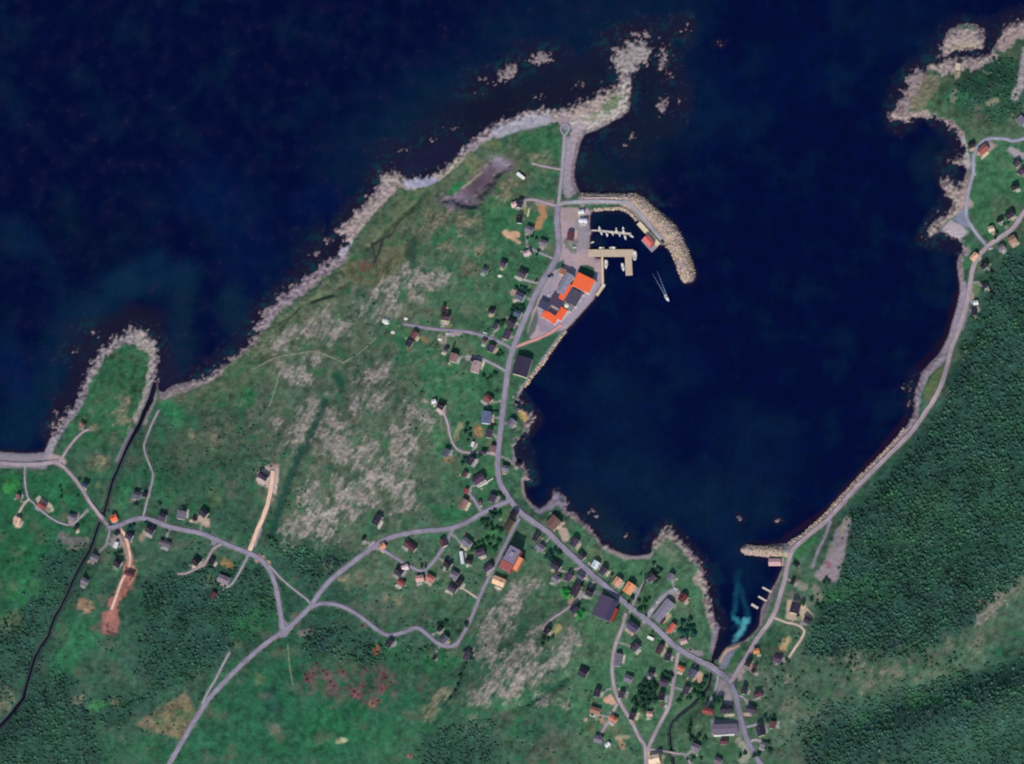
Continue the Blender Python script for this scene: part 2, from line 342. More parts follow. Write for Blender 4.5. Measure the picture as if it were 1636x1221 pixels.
HILL = 4.0 + 0 * U
def bump(x, y, rx, ry, h, ang=0.0):
    c, s_ = math.cos(ang), math.sin(ang)
    du, dv = U - x, V - y
    a, b = (du * c + dv * s_) / rx, (-du * s_ + dv * c) / ry
    return h * np.exp(-(a * a + b * b))
HILL = bump(560, 700, 190, 90, 16, -0.9) + bump(650, 430, 130, 60, 9, -0.6) + bump(830, 1060, 120, 45, 14, -0.75) + bump(160, 980, 150, 200, 6) + bump(600, 1160, 200, 120, 8)
_east = np.clip((U - 1250) + (V - 640) * 0.62, -1e9, 9000)     # distance up the wooded hillside
HILL = HILL + 52 * sstep(60, 620, _east) + 40 * sstep(500, 1600, _east) + 12 * bump(1600, 1120, 160, 40, 1, -0.4) - 10 * bump(1480, 1110, 200, 26, 1, -0.35)
HILL = HILL + bump(1575, 140, 70, 45, 9) + bump(195, 610, 45, 60, 4, .3)
for pts, r, dep in [([(520,640),(490,705),(465,755),(450,800),(432,850)], 9, 5), ([(905,1085),(870,1110),(800,1140)], 8, 3), ([(740,1060),(735,1090),(712,1130),(680,1170)], 6, 2.5), ([(590,395),(615,370),(640,345),(680,310)], 4, 2.2), ([(500,480),(530,470)], 4, 2.5), ([(440,520),(480,490),(560,450)], 3, 1.2)]:
    s = box_slice(pts, r * 3)
    HILL[s] -= dep * np.exp(-(seg_dist(U[s], V[s], pts) / r) ** 2)
# the gravel pit north of the village
PIT = [(708,322),(722,308),(742,298),(752,285),(772,264),(795,252),(818,264),(802,275),(792,290),(778,310),(762,330),(748,335),(735,328)]
_s = box_slice(PIT, 14)
_p = np.full(U.shape, -30, np.float32); _p[_s] = signed(U[_s], V[_s], PIT)
HILL -= 5 * sstep(-5, 9, _p + 7 * N12[...] * 1.0 + 3 * N6)
coastz = 2.6 * (1 - np.exp(-np.clip(SDW, 0, 400) / 8)) + 5 * sstep(15, 160, SDW)
ZL = np.where(SDW > 0, coastz + HILL * sstep(2, 60, SDW), np.clip(SDW * 0.16, -5, 0))
ZL = ZL * sstep(1, 34, RIV) * (RIV > 0) + np.where(RIV < 26, np.clip(RIV * 0.22, -1.2, 2.2), 0) * (1 - sstep(18, 26, RIV)) * 0.8 if False else ZL
_rv = sstep(0, 30, RIV)
ZL = np.where(SDW > 0, ZL * (0.25 + 0.75 * _rv), ZL)
ZL = np.where(RIV < 2.5, np.minimum(ZL, RIV * 0.5), ZL)
BREAK = [([(925,315),(1015,317),(1050,345),(1080,375),(1100,440)], 18, 2.2), ([(1188,877),(1255,882)], 11, 1.5)]
for pts, r, h in BREAK:
    ZL += np.where(SDW > 0, h * mask_stroke(pts, r * .5, r * .5), 0)
# ------------------------------------------------------------------ colours of the ground (albedo, light painted in only at the yards)
COL = np.zeros(U.shape + (3,), np.float32)
ROUGHM = np.full(U.shape, 0.35, np.float32)        # metres of relief
def blend(s, m, colr):
    COL[s] += (lin(colr).astype(np.float32) - COL[s]) * m[..., None]
ALL = (slice(None), slice(None))
def zone(pts, colr, a=1.0, soft=20, edge=12, rough=None):
    """a soft-edged patch of ground cover"""
    s = box_slice(pts, soft + edge + 2)
    if not U[s].size: return
    d = signed(U[s], V[s], pts) + edge * (N28[s] * .7 + N12[s] * .6 + N6[s] * .3)
    m = sstep(-soft, soft, d) * a
    blend(s, m, colr)
    if rough is not None: ROUGHM[s] += (rough - ROUGHM[s]) * m
def stroke(pts, r, colr, a=1.0, soft=None, edge=None, rough=None):
    soft = r * .5 if soft is None else soft; edge = r * .6 if edge is None else edge
    s = box_slice(pts, r + soft + edge * 1.5 + 2)
    if not U[s].size: return
    d = seg_dist(U[s], V[s], pts if len(pts) > 1 else [pts[0], (pts[0][0] + .1, pts[0][1])]) + edge * (N12[s] * .7 + N6[s] * .8 + N3[s] * .35)
    m = sstep(r + soft, r - soft, d) * a
    blend(s, m, colr)
    if rough is not None: ROUGHM[s] += (rough - ROUGHM[s]) * m
def rocks(pts, r, a=.84, colr=(150, 142, 136), thr=.02):
    """bare strata showing through the turf, broken along the north-east grain"""
    r = r * 1.45
    s = box_slice(pts, r * 2.1)
    d = seg_dist(U[s], V[s], pts if len(pts) > 1 else [pts[0], (pts[0][0] + .1, pts[0][1])])
    n = AN2[s] * .55 + AN1[s] * .5 + N12[s] * .35 + N3[s] * .22
    n = n + ROCKN[s] * .55
    m = sstep(-.45, .5, n + (1 - d / r) * .85 - thr - .18) * a
    sh = (AN1[s] * .5 + N3[s] * .3 + N6[s] * .3 + N28[s] * .35)[..., None]
    c = lin(colr) * np.clip(.86 + .5 * sh + .25 * ROCKN[s][..., None], .3, 1.6) + np.array([.02, .0, -.01]) * N12[s][..., None]
    COL[s] += (c.astype(np.float32) - COL[s]) * m[..., None]
    ROUGHM[s] += (1.3 - ROUGHM[s]) * m

ROCKN = fbm(RU / 1.7, RV2, 17, 4, 91, .7)
COL[:] = lin((60, 92, 74))
# broad cover
zone([(260,640),(420,520),(560,400),(620,310),(740,260),(880,200),(900,330),(760,340),(640,420),(560,480),(460,580),(380,640),(280,660)], (89,100,77), .85, 25, 20)
zone([(380,600),(560,480),(700,420),(800,420),(760,640),(700,800),(560,860),(440,860),(380,760)], (84,98,80), .6, 40, 30)
zone([(230,680),(400,600),(420,700),(400,860),(240,800)], (52,84,66), .6, 30, 25)
zone([(690,420),(860,330),(890,420),(820,560),(800,760),(700,780),(690,560)], (44,98,66), .7, 25, 20)
zone([(180,780),(560,860),(560,1000),(300,1080),(160,960)], (44,80,66), .7, 30, 25)
zone([(0,750),(150,760),(160,850),(110,930),(40,1000),(-40,1080),(-40,760)], (38,96,64), .8, 20, 15)
zone([(330,1120),(460,1020),(620,1100),(760,1120),(700,1230),(260,1230)], (38,92,66), .85, 30, 22)
zone([(640,1140),(960,1120),(960,1240),(600,1240)], (62,94,72), .5, 30, 25)
zone([(820,830),(1130,900),(1150,1010),(1200,1100),(1210,1240),(940,1240),(900,1050),(820,930)], (52,96,68), .75, 20, 18)
zone([(1150,1040),(1230,1000),(1300,900),(1330,860),(1310,1000),(1260,1080),(1280,1240),(1180,1240)], (66,98,76), .8, 20, 16)
zone([(1540,240),(1640,230),(1640,340),(1580,390),(1550,330)], (44,100,66), .9, 10, 8)
zone([(1440,150),(1520,100),(1560,100),(1640,60),(1640,220),(1540,230),(1500,190),(1440,190)], (66,90,68), .9, 15, 12)
zone([(1510,160),(1560,95),(1620,85),(1640,190),(1560,195)], (38,72,60), .85, 14, 14)
zone([(130,610),(190,550),(240,560),(244,640),(200,720),(110,720),(100,700)], (48,94,64), .9, 8, 8)
# wooded hillside
EASTF = [(1700,380),(1610,405),(1590,430),(1565,490),(1540,560),(1520,610),(1500,655),(1455,715),(1395,785),(1352,825),(1358,860),(1345,905),(1328,940),(1305,960),(1300,1000),(1282,1045),(1310,1060),(1420,1060),(1480,1045),(1545,1005),(1590,960),(1700,900)]
SOUTHF = [(1270,1150),(1340,1120),(1400,1108),(1470,1090),(1530,1070),(1580,1060),(1700,1010),(1700,1260),(1290,1260)]
SWF = [[(70,880),(150,865),(120,940),(95,985),(62,1060),(-20,1150),(-20,1010),(40,960)], [(225,935),(300,895),(350,905),(430,900),(445,980),(400,1025),(345,1060),(310,1085),(245,1115),(205,1070),(225,1000)], [(-20,1180),(60,1060),(130,1085),(165,1170),(160,1250),(-20,1250)], [(150,1110),(240,1110),(210,1160),(160,1170)], [(430,860),(560,895),(500,945),(450,905)], [(510,985),(620,1030),(690,1030),(640,1060),(540,1065),(480,1040)], [(690,1160),(790,1150),(800,1235),(660,1235)]]
zone(EASTF, (46,78,70), .95, 12, 10); zone(SOUTHF, (48,78,70), .9, 22, 16)
for f in SWF: zone(f, (46,78,68), .75, 18, 18)
zone([(1290,1050),(1370,1040),(1480,1035),(1560,1000),(1640,930),(1640,1000),(1560,1062),(1480,1088),(1380,1112),(1280,1145)], (74,100,80), .9, 14, 12)
zone([(1150,1090),(1280,1060),(1320,1140),(1290,1221),(1250,1240),(1230,1140)], (78,98,84), .6, 20, 15)
# brushwork: lighter and darker stands, heath, bog
for pts, r, c, a in [
  ([(1450,560),(1440,640)], 0.1, (60,100,70), 0),
  ([(1480,830),(1560,830),(1630,780)], 34, (44,84,64), .6), ([(1500,800),(1440,850)], 22, (62,98,70), .7), ([(1590,700),(1640,640)], 30, (40,80,62), .5),
  ([(1480,915),(1600,880)], 26, (40,76,62), .5), ([(1360,960),(1460,900)], 24, (36,72,58), .5), ([(1540,1120),(1510,1110),(1460,1120)], 12, (58,112,70), .9), ([(1380,1150),(1365,1165)], 10, (56,110,72), .9), ([(1320,955),(1350,945),(1385,930)], 10, (58,112,72), .9), ([(1590,1180),(1520,1200)], 26, (54,90,76), .7), ([(1580,1080),(1600,1060)], 24, (50,86,70), .7),
  ([(1255,900),(1275,880),(1295,868)], 10, (48,112,66), .95), ([(1285,905),(1300,880)], 6, (46,84,66), .8), ([(1225,1030),(1240,1015)], 13, (34,84,60), .9), ([(1180,1045),(1190,1035)], 8, (52,100,66), .8),
  ([(440,720),(450,680)], 14, (88,96,84), .5), ([(300,720),(360,690)], 30, (84,94,76), .55), ([(350,620),(400,590)], 26, (70,98,70), .6), ([(270,650),(285,668)], 14, (44,116,76), .8), ([(395,640),(400,630)], 12, (40,110,68), .8), ([(330,800),(310,770)], 22, (56,90,68), .6), ([(270,790),(240,760)], 14, (44,104,70), .7),
  ([(600,900),(700,960),(640,960)], 40, (74,98,78), .7), ([(700,930),(740,980)], 25, (60,104,74), .5), ([(560,930),(600,920)], 12, (100,106,88), .6), ([(620,960)], 20, (70,92,76), .6),
  ([(900,1140),(960,1100),(990,1060)], 24, (40,104,68), .7), ([(860,1105),(900,1085)], 10, (40,100,68), .8), ([(800,1125),(870,1118)], 14, (48,104,72), .7), ([(940,1010),(970,1020)], 18, (44,104,66), .8), ([(900,1010)], 14, (104,104,92), .6),
  ([(870,870),(850,850)], 12, (56,96,74), .8), ([(848,868),(842,890)], 12, (52,84,72), .9), ([(1000,905),(1030,915)], 18, (46,106,68), .9), ([(1055,870),(1075,885)], 14, (92,108,88), .9), ([(1050,900),(1060,925)], 12, (40,92,64), .8), ([(1075,990),(1110,985)], 18, (50,100,72), .8), ([(1100,960),(1112,945)], 12, (46,104,68), .8),
  ([(1020,1080),(1030,1130)], 22, (40,92,62), .7), ([(1060,1160),(1080,1130)], 14, (44,104,68), .8), ([(1110,1160),(1110,1140)], 14, (92,112,80), .6), ([(1120,1185),(1110,1170)], 10, (74,96,74), .6), ([(900,1195),(960,1200)], 20, (70,100,78), .6), ([(985,1170),(975,1160)], 8, (98,108,74), .8), ([(945,1165)], 7, (106,106,74), .9), ([(1022,1143)], 7, (118,140,92), .9),
  ([(720,400),(760,385)], 22, (70,104,76), .6), ([(700,380),(725,372)], 12, (42,112,70), .7), ([(815,345),(800,360),(790,330)], 22, (40,108,66), .85), ([(850,345),(860,370)], 10, (44,108,70), .8), ([(868,350),(880,360)], 10, (44,106,70), .8), ([(870,215),(890,240),(840,225)], 14, (48,98,66), .9), ([(860,300),(885,290)], 16, (48,88,72), .9), ([(845,260),(870,290)], 10, (58,100,72), .7), ([(880,330),(850,330)], 6, (150,140,132), .4),
  ([(760,225),(790,230)], 9, (96,106,72), .7), ([(745,250),(762,270)], 10, (112,116,88), .8), ([(640,310),(660,340)], 26, (88,106,78), .6), ([(560,430),(600,440),(640,400)], 18, (104,104,76), .8), ([(580,425)], 9, (122,86,76), .8), ([(750,430)], 14, (104,96,80), .8), ([(860,400),(850,415)], 14, (48,104,70), .8), ([(850,460),(868,450)], 10, (92,112,78), .8), ([(840,475),(835,462)], 8, (40,84,72), .8),
  ([(650,560),(700,590),(740,620)], 26, (42,104,70), .8), ([(690,620),(700,640)], 16, (46,106,72), .7), ([(735,545),(750,560)], 9, (70,106,72), .7), ([(630,520),(650,540)], 12, (40,108,70), .7), ([(640,500)], 10, (120,112,100), .6), ([(700,690),(705,720)], 9, (44,110,66), .8), ([(735,680),(728,700)], 5, (140,140,108), .9), ([(718,735)], 6, (170,110,88), .9), ([(765,690)], 8, (176,124,84), .95), ([(725,750)], 12, (88,104,74), .6), ([(775,760),(790,748)], 9, (52,118,68), .8), ([(770,785),(785,775)], 9, (62,114,78), .9), ([(815,620),(822,600)], 8, (60,100,72), .8), ([(815,715),(818,740)], 9, (66,106,74), .8), ([(830,775),(828,790)], 6, (80,112,76), .7), ([(820,760)], 8, (66,116,82), .8), ([(800,815),(808,825)], 8, (74,120,70), .8),
  ([(780,870),(790,850)], 13, (46,112,58), .7), ([(730,815),(715,830)], 18, (40,100,66), .7), ([(755,825),(765,835)], 8, (50,108,68), .8), ([(870,840)], 5, (74,110,84), .8), ([(910,860),(925,845)], 10, (40,106,66), .9), ([(940,880),(960,890)], 8, (104,116,88), .7), ([(900,885),(885,885)], 8, (50,100,68), .7), ([(905,950),(902,945)], 7, (64,176,82), .95), ([(925,985),(930,978)], 6, (60,170,84), .7),
  ([(20,770),(15,780)], 10, (58,136,66), .8), ([(90,775),(60,760)], 16, (42,108,70), .7), ([(30,900),(60,880)], 20, (38,104,66), .6), ([(110,800),(90,790)], 10, (44,112,74), .6), ([(195,790),(205,770),(190,810)], 9, (48,116,74), .9), ([(150,795),(158,775)], 7, (44,84,70), .8), ([(155,775)], 5, (96,128,80), .7), ([(150,740),(165,745)], 12, (104,108,88), .7), ([(100,860),(120,870),(135,865)], 9, (128,118,120), .7), ([(130,965),(140,970)], 9, (168,136,108), .85), ([(110,1000),(140,1010),(100,1060)], 20, (44,106,72), .8), ([(20,990),(10,1000)], 14, (96,110,80), .6), ([(5,1100),(8,1125)], 12, (112,108,92), .7), ([(30,950),(50,940)], 16, (48,118,72), .6),
  ([(150,1130),(165,1125)], 8, (58,122,72), .7), ([(185,1120)], 8, (118,118,88), .8), ([(120,1120),(130,1115)], 6, (128,120,104), .7), ([(205,1200),(160,1190)], 14, (50,100,72), .6), ([(240,1190),(280,1210)], 18, (42,96,66), .8), ([(390,1000),(430,985)], 22, (44,98,62), .8), ([(380,1030)], 8, (104,118,88), .5), ([(470,985)], 6, (112,104,96), .6), ([(480,1012),(498,1010)], 5, (134,124,124), .7),
  ([(430,1110),(440,1130)], 14, (34,74,64), .9), ([(500,1170),(560,1150)], 30, (42,104,68), .6), ([(415,1085)], 9, (92,112,76), .7), ([(440,1165)], 9, (118,116,100), .6), ([(540,1185),(550,1183)], 4, (170,168,130), .8), ([(620,1040),(650,1060)], 16, (46,104,66), .6), ([(540,1050),(560,1060)], 18, (72,108,72), .5), ([(690,1060),(720,1050)], 18, (42,110,68), .7), ([(600,1190),(680,1150)], 22, (58,108,78), .5), ([(870,1190),(900,1175)], 20, (92,98,84), .6), ([(840,1170),(880,1160),(920,1155)], 12, (40,92,74), .6),
  ([(505,1090),(490,1085),(500,1075)], 5, (116,76,80), .7), ([(520,1080),(530,1088)], 7, (116,78,84), .7), ([(535,1100),(520,1105)], 8, (120,92,96), .7), ([(566,1107),(570,1110)], 7, (142,90,94), .8), ([(580,1092)], 6, (132,76,82), .8), ([(612,1078),(615,1082)], 6, (116,72,76), .7), ([(610,1100)], 7, (128,76,80), .8), ([(595,1125),(600,1122)], 6, (140,100,90), .8), ([(545,1075),(548,1078)], 5, (124,78,78), .7), ([(582,1070)], 6, (92,78,90), .6), ([(623,1090)], 4, (112,66,72), .7), ([(601,1041),(604,1036)], 5, (150,84,58), .8), ([(580,1000)], 4, (120,60,60), .7), ([(655,1208)], 4, (150,90,90), .8),
  ([(358,898),(368,902)], 6, (158,116,76), .8), ([(335,930)], 10, (98,112,84), .5), ([(340,790),(345,800)], 10, (90,112,78), .6),
]:
    if a: stroke(pts, r, c, a)
_s = box_slice([(480,1055),(640,1135)], 20)
_rm = sstep(-16, 14, signed(U[_s], V[_s], [(485,1085),(505,1062),(560,1066),(605,1068),(630,1080),(628,1110),(600,1128),(565,1114),(520,1110),(490,1098)]) + 14 * N12[_s] + 8 * N28[_s]) * sstep(-.35, .5, N6[_s] + .7 * N12[_s] + .4 * N3[_s])
blend(_s, _rm * .75, (100,72,78))
# the tan meadow beside the southern road
zone([(216,1158),(298,1104),(308,1130),(318,1140),(292,1183)], (124,112,88), .9, 4, 3)
zone([(238,1155),(290,1130),(300,1150),(280,1170)], (112,114,84), .5, 8, 6)
# large-scale and fine mottling of the turf
_mt = (fbm(U, V, 46, 5, 21) * .55 + N130 * .25)[..., None]
_fine = fbm(U, V, 9, 3, 25, .75)
COL *= np.clip(1 + .55 * _mt + .26 * N12[..., None] + .5 * _fine[..., None] + .22 * AN2[..., None], .34, 2.0)
_br = sstep(.12, .6, fbm(U, V, 34, 4, 31)) * sstep(6, 26, SDW)
_wood = np.zeros(U.shape, np.float32)
for f in [EASTF, SOUTHF] + SWF:
    _s = box_slice(f, 20); _wood[_s] = np.maximum(_wood[_s], sstep(-12, 12, signed(U[_s], V[_s], f) + 10 * N12[_s]))
COL += (lin((112,104,92)).astype(np.float32) * (1 + .3 * N3[..., None]) - COL) * (_br * .36 * (1 - .85 * _wood))[..., None]
_bg = sstep(.15, .55, fbm(U, V, 26, 3, 41))
COL += (lin((40,108,70)).astype(np.float32) - COL) * (_bg * .5 * (1 - .75 * _wood))[..., None]
_vm = np.zeros(U.shape, np.float32)
for _q, _w in [([(820,830),(1140,880),(1150,1010),(1200,1060),(1240,1240),(930,1240),(890,1050),(800,900)], .42), ([(690,300),(880,300),(880,430),(790,800),(690,790),(640,520)], .16), ([(580,850),(820,830),(800,960),(600,960)], .3), ([(150,780),(420,860),(360,960),(150,920)], .25), ([(1540,220),(1640,200),(1640,350),(1560,390)], .3), ([(1180,1020),(1280,860),(1330,880),(1290,1221),(1190,1221)], .35)]:
    _s = box_slice(_q, 30); _vm[_s] = np.maximum(_vm[_s], _w * .8 * sstep(-25, 20, signed(U[_s], V[_s], _q) + 12 * N28[_s]))
COL += (lin((98,124,98)).astype(np.float32) * np.clip(1 + .5 * _fine[..., None] + .3 * N12[..., None], .4, 1.8) - COL) * (_vm * (1 - _wood))[..., None]
# heath: grey lichen, olive sedge and brown moss in flecks over the rocky middle ground
_hm = np.zeros(U.shape, np.float32)
for _q, _w in [([(270,640),(420,530),(560,400),(640,320),(780,300),(800,420),(740,560),(720,700),(690,840),(560,880),(440,860),(400,720)], 1.0), ([(740,960),(860,920),(960,1000),(900,1130),(760,1180),(690,1140),(740,1050)], .9), ([(480,900),(700,880),(760,990),(600,1000)], .5), ([(1180,1060),(1300,1040),(1600,1000),(1560,1060),(1300,1150),(1240,1221),(1190,1180)], .7), ([(100,700),(150,560),(240,560),(240,640),(180,720)], .5)]:
    _s = box_slice(_q, 40); _hm[_s] = np.maximum(_hm[_s], _w * sstep(-35, 30, signed(U[_s], V[_s], _q) + 20 * N28[_s]))
_fk = sstep(.05, .62, fbm(RU / 1.5, RV2, 13, 4, 93, .7) + .18 * N60)
COL += (lin((128,124,114)).astype(np.float32) * (1 + .35 * _fine[..., None]) - COL) * (_fk * _hm * .5)[..., None]
_fo = sstep(-.05, .5, fbm(U, V, 30, 4, 95, .65))
COL += (lin((94,98,80)).astype(np.float32) * (1 + .35 * _fine[..., None]) - COL) * (_fo * _hm * .3)[..., None]
_fd = sstep(.1, .6, fbm(RU / 1.6, RV2, 19, 4, 97, .65))
COL += (lin((36,70,58)).astype(np.float32) - COL) * (_fd * .5 * (1 - _wood * .5))[..., None]
# bare rock
for pts, r in [
  ([(500,650),(485,680),(470,705)], 11), ([(515,690),(548,718)], 17), ([(530,672)], 12), ([(572,648),(603,640)], 10), ([(590,605),(612,600)], 12), ([(590,712),(572,735)], 9), ([(630,690)], 8), ([(642,702),(630,745)], 11), ([(660,715)], 9), ([(663,662),(680,668)], 12), ([(604,752),(620,768)], 12), ([(592,772),(566,796)], 11), ([(540,796)], 11), ([(648,745)], 8), ([(634,780)], 7), ([(655,800)], 9), ([(500,825),(470,850)], 12), ([(530,825),(515,850)], 12), ([(487,800),(500,780)], 9), ([(545,770)], 9), ([(560,815)], 10), ([(445,675)], 7), ([(452,590)], 9), ([(465,605)], 7), ([(480,590),(490,610)], 8), ([(655,775)], 8), ([(640,815)], 8), ([(600,800)], 9),
  ([(650,437),(690,455),(708,445)], 9), ([(654,436)], 6), ([(630,450),(618,500)], 10), ([(658,473),(672,475)], 7), ([(577,495)], 7), ([(519,501)], 9), ([(494,530),(500,520)], 8), ([(523,530),(540,535)], 10), ([(470,528),(440,555)], 8), ([(502,572)], 8), ([(555,520)], 6), ([(600,470)], 7),
  ([(790,1000),(777,1040)], 14), ([(805,985),(820,965)], 13), ([(843,1037),(817,1060)], 12), ([(850,1073),(815,1105)], 12), ([(790,1094),(765,1118)], 10), ([(915,1022),(885,1058)], 10), ([(868,1118)], 8), ([(902,1125)], 6), ([(795,1070)], 9), ([(845,935),(825,950)], 11), ([(1595,955),(1570,985)], 9), ([(865,1000),(850,1010)], 5)]:
    rocks(pts, r)
for pts, r in [([(743,357)], 13), ([(709,344)], 9), ([(685,360)], 12), ([(715,395)], 8), ([(765,400)], 7), ([(820,280-0)], 0.1), ([(805,310),(812,295)], 8), ([(710,1105),(685,1140)], 8), ([(735,1012),(760,985)], 0.1), ([(550,925)], 6), ([(572,918)], 6), ([(615,958)], 5), ([(632,960)], 5), ([(520,905)], 6), ([(430,800-0)], 5), ([(280,710)], 0.1), ([(310,700)], 6), ([(340,705)], 6), ([(200,640)], 6), ([(190,665),(205,670)], 8), ([(150,685)], 5), ([(162,735)], 8), ([(870,290-40)], 6), ([(855,265-15)], 5)]:
    if r > 1: rocks(pts, r, .7, (140,132,110))
for pts, r in [([(1640,925),(1600,955),(1575,985)], 10), ([(1565,970)], 10), ([(1555,1028),(1570,1024)], 10), ([(1515,1030)], 6), ([(1362,1050),(1372,1065)], 11), ([(1395,1085),(1388,1095)], 10), ([(1430,1075),(1420,1068)], 9), ([(1452,1058)], 5), ([(1640,1005)], 7), ([(1538,1118)], 5), ([(1485,1142)], 4), ([(1600,1130)], 4), ([(1410,1218)], 5), ([(1265,1135),(1255,1125)], 9), ([(1330,1055)], 5), ([(1265,1090)], 8), ([(1465,1085)], 4), ([(1640,1095)], 4)]:
    rocks(pts, r * .9, .55, (132,130,112))
# shoreline rock, shingle, sand
def shore(pts, r, colr, a=.95, rag=1.0, rough=.9):
    s = box_slice(pts, r * 2 + 6)
    d = seg_dist(U[s], V[s], pts) + rag * (N12[s] * r * .3 + N6[s] * r * .28 + N3[s] * 1.5)
    m = sstep(r + 3, r - 2, d) * a
    sh = (AN1[s] * .55 + N3[s] * .3 + N6[s] * .45)[..., None]
    wet = sstep(-1, 11, SDW[s] + 3 * N6[s] + 2 * AN1[s])[..., None] if rag > .5 else 1.0
    c = (lin((84,68,80)) * (1 - wet) + lin(colr) * .89 * wet) * np.clip(1 + .30 * rag * sh, .4, 1.6)
    COL[s] += (c.astype(np.float32) - COL[s]) * m[..., None]
    ROUGHM[s] += (rough * rag - ROUGHM[s]) * m
shore([(70,728),(90,692),(125,645),(140,600)], 7, (150,138,150))
shore([(140,600),(160,560),(195,540),(228,528)], 11, (160,150,152)); shore([(228,530),(248,560),(246,600),(242,625),(225,670)], 10, (164,154,152)); shore([(222,532),(230,548)], 13, (170,158,154))
shore([(212,690),(190,735)], 5, (140,130,146), .9, .6)
shore([(262,632),(290,620),(330,605),(350,590)], 7, (150,138,140)); shore([(350,590),(405,545),(412,520)], 5, (140,124,126))
shore([(415,515),(440,485),(480,455),(520,425),(545,405)], 13, (152,136,146)); shore([(545,405),(556,385)], 7, (180,172,186), .9, .4)
shore([(548,372),(580,335),(610,300)], 14, (164,148,148)); shore([(556,378),(590,335),(625,298)], 9, (168,152,150)); shore([(610,285),(640,285),(660,288)], 14, (168,156,150))
shore([(655,292),(680,290),(700,280)], 8, (176,174,198), .95, .3); shore([(700,278),(725,258),(738,240)], 9, (182,172,156), .95, .6)
shore([(738,240),(765,222),(800,202)], 10, (170,156,164)); shore([(800,200),(830,188),(870,182),(900,184)], 13, (178,168,170)); shore([(795,212),(830,200),(870,192)], 8, (172,170,182), .9, .4)
shore([(900,182),(935,172),(970,155),(990,145)], 15, (178,160,154)); shore([(925,200),(960,192),(990,175),(1000,150),(1003,120)], 13, (186,176,170)); shore([(1000,112),(1000,90),(1015,75),(1025,90)], 22, (160,150,150)); shore([(925,205),(918,225),(912,250),(910,285),(918,300)], 9, (172,156,164), .95, .6)
stroke([(970,172),(985,158)], 8, (86,112,78), .8); stroke([(945,190),(950,185)], 5, (116,124,90), .6); stroke([(905,202)], 7, (140,136,158), .9, 2, 1)
shore([(905,165),(900,190)], 8, (150,140,150), .5)
shore([(908,225),(906,260),(904,290),(908,310)], 6, (160,148,162), .9, .5)
# breakwaters and harbour
shore([(932,316),(985,316),(1012,318)], 8, (166,142,146), 1, .8); shore([(1010,318),(1040,342),(1062,365),(1080,385),(1092,415),(1100,445)], 17, (176,154,140), 1, .8); shore([(1085,400),(1100,440)], 12, (184,162,124), .85, .6)
zone([(893,331),(940,333),(945,345),(943,400),(962,410),(964,440),(955,468),(925,505),(905,525),(880,535),(850,545),(842,530),(852,495),(870,455),(892,420),(895,360)], (172,150,158), 1, 2, 1.5, .08)
zone([(898,333),(930,332),(925,352),(908,358),(898,350)], (158,138,132), .7, 4, 4)
zone([(925,345),(942,343),(942,400),(920,402),(908,388),(915,365)], (140,134,140), .8, 4, 3)
stroke([(903,385),(908,395),(918,402)], 4, (98,114,96), .8)
stroke([(955,408),(920,415),(960,430)], 6, (182,156,152), .7)
zone([(862,470),(884,440),(905,418),(890,450),(876,480),(866,505),(858,500)], (150,144,158), .9, 3, 2, .05)
zone([(856,512),(880,500),(905,515),(890,530),(862,530)], (134,124,144), .8, 3, 2, .05)
zone([(955,440),(958,462),(930,498),(905,522),(898,515),(925,485),(945,455)], (146,138,154), .9, 2, 1.5, .05)
zone([(922,436),(926,426),(938,423),(949,428),(950,440),(944,448)], (54,88,70), 1, 1.5, .5)
zone([(886,432),(890,420),(901,415),(902,424),(893,430)], (60,92,80), 1, 1.5, .5)
zone([(840,545),(846,520),(858,492),(860,505),(856,528)], (70,94,82), .9, 2, 1)
zone([(828,560),(860,545),(892,528),(870,570),(850,600),(835,615),(826,605)], (52,92,70), .85, 3, 3)
shore([(905,530),(885,555),(860,590),(840,618)], 4, (168,160,176), .95, .4)
shore([(836,622),(830,642)], 5, (172,158,166), .9, .5); shore([(833,652),(846,660),(845,680)], 8, (164,142,140)); shore([(835,702),(825,712),(824,735)], 4.5, (164,150,170), .9, .5); shore([(828,738),(842,750),(844,765)], 5, (146,128,134)); shore([(838,768),(840,790),(852,806)], 5, (172,154,154), .9, .5)
stroke([(833,660),(838,668)], 5, (190,160,96), .7)
shore([(862,812),(880,805),(890,795),(900,805)], 8, (142,130,148), .95, .4); shore([(905,815),(930,832),(950,852),(970,872)], 6, (172,152,150)); shore([(970,872),(1000,886),(1035,884)], 8, (176,160,158), .95, .4); stroke([(900,800),(898,797)], 4, (70,84,88), .9)
shore([(1046,870),(1062,848),(1085,865)], 8, (152,142,134)); shore([(1095,872),(1118,900),(1128,935),(1134,965),(1142,1000)], 8, (170,152,150)); shore([(1118,925),(1125,930)], 10, (172,156,148), .9); shore([(1145,1005),(1140,1040)], 5, (142,128,150), .9, .5)
zone([(1148,1070),(1152,1055),(1162,1040),(1180,1034),(1170,1050),(1160,1068)], (128,128,146), .9, 3, 2); stroke([(1150,1058),(1160,1040),(1180,1032)], 2, (196,156,140), .9, 1, 1); stroke([(1172,1055),(1180,1042)], 4, (52,104,68), .9, 2, 1)
zone([(1150,1085),(1162,1090),(1170,1110),(1170,1128),(1155,1120),(1145,1105)], (158,146,150), .95, 3, 2)
shore([(1190,877),(1225,881),(1258,880)], 8.5, (192,172,142), 1, .8); shore([(1240,880),(1262,872)], 9, (164,158,158), .9, .6)
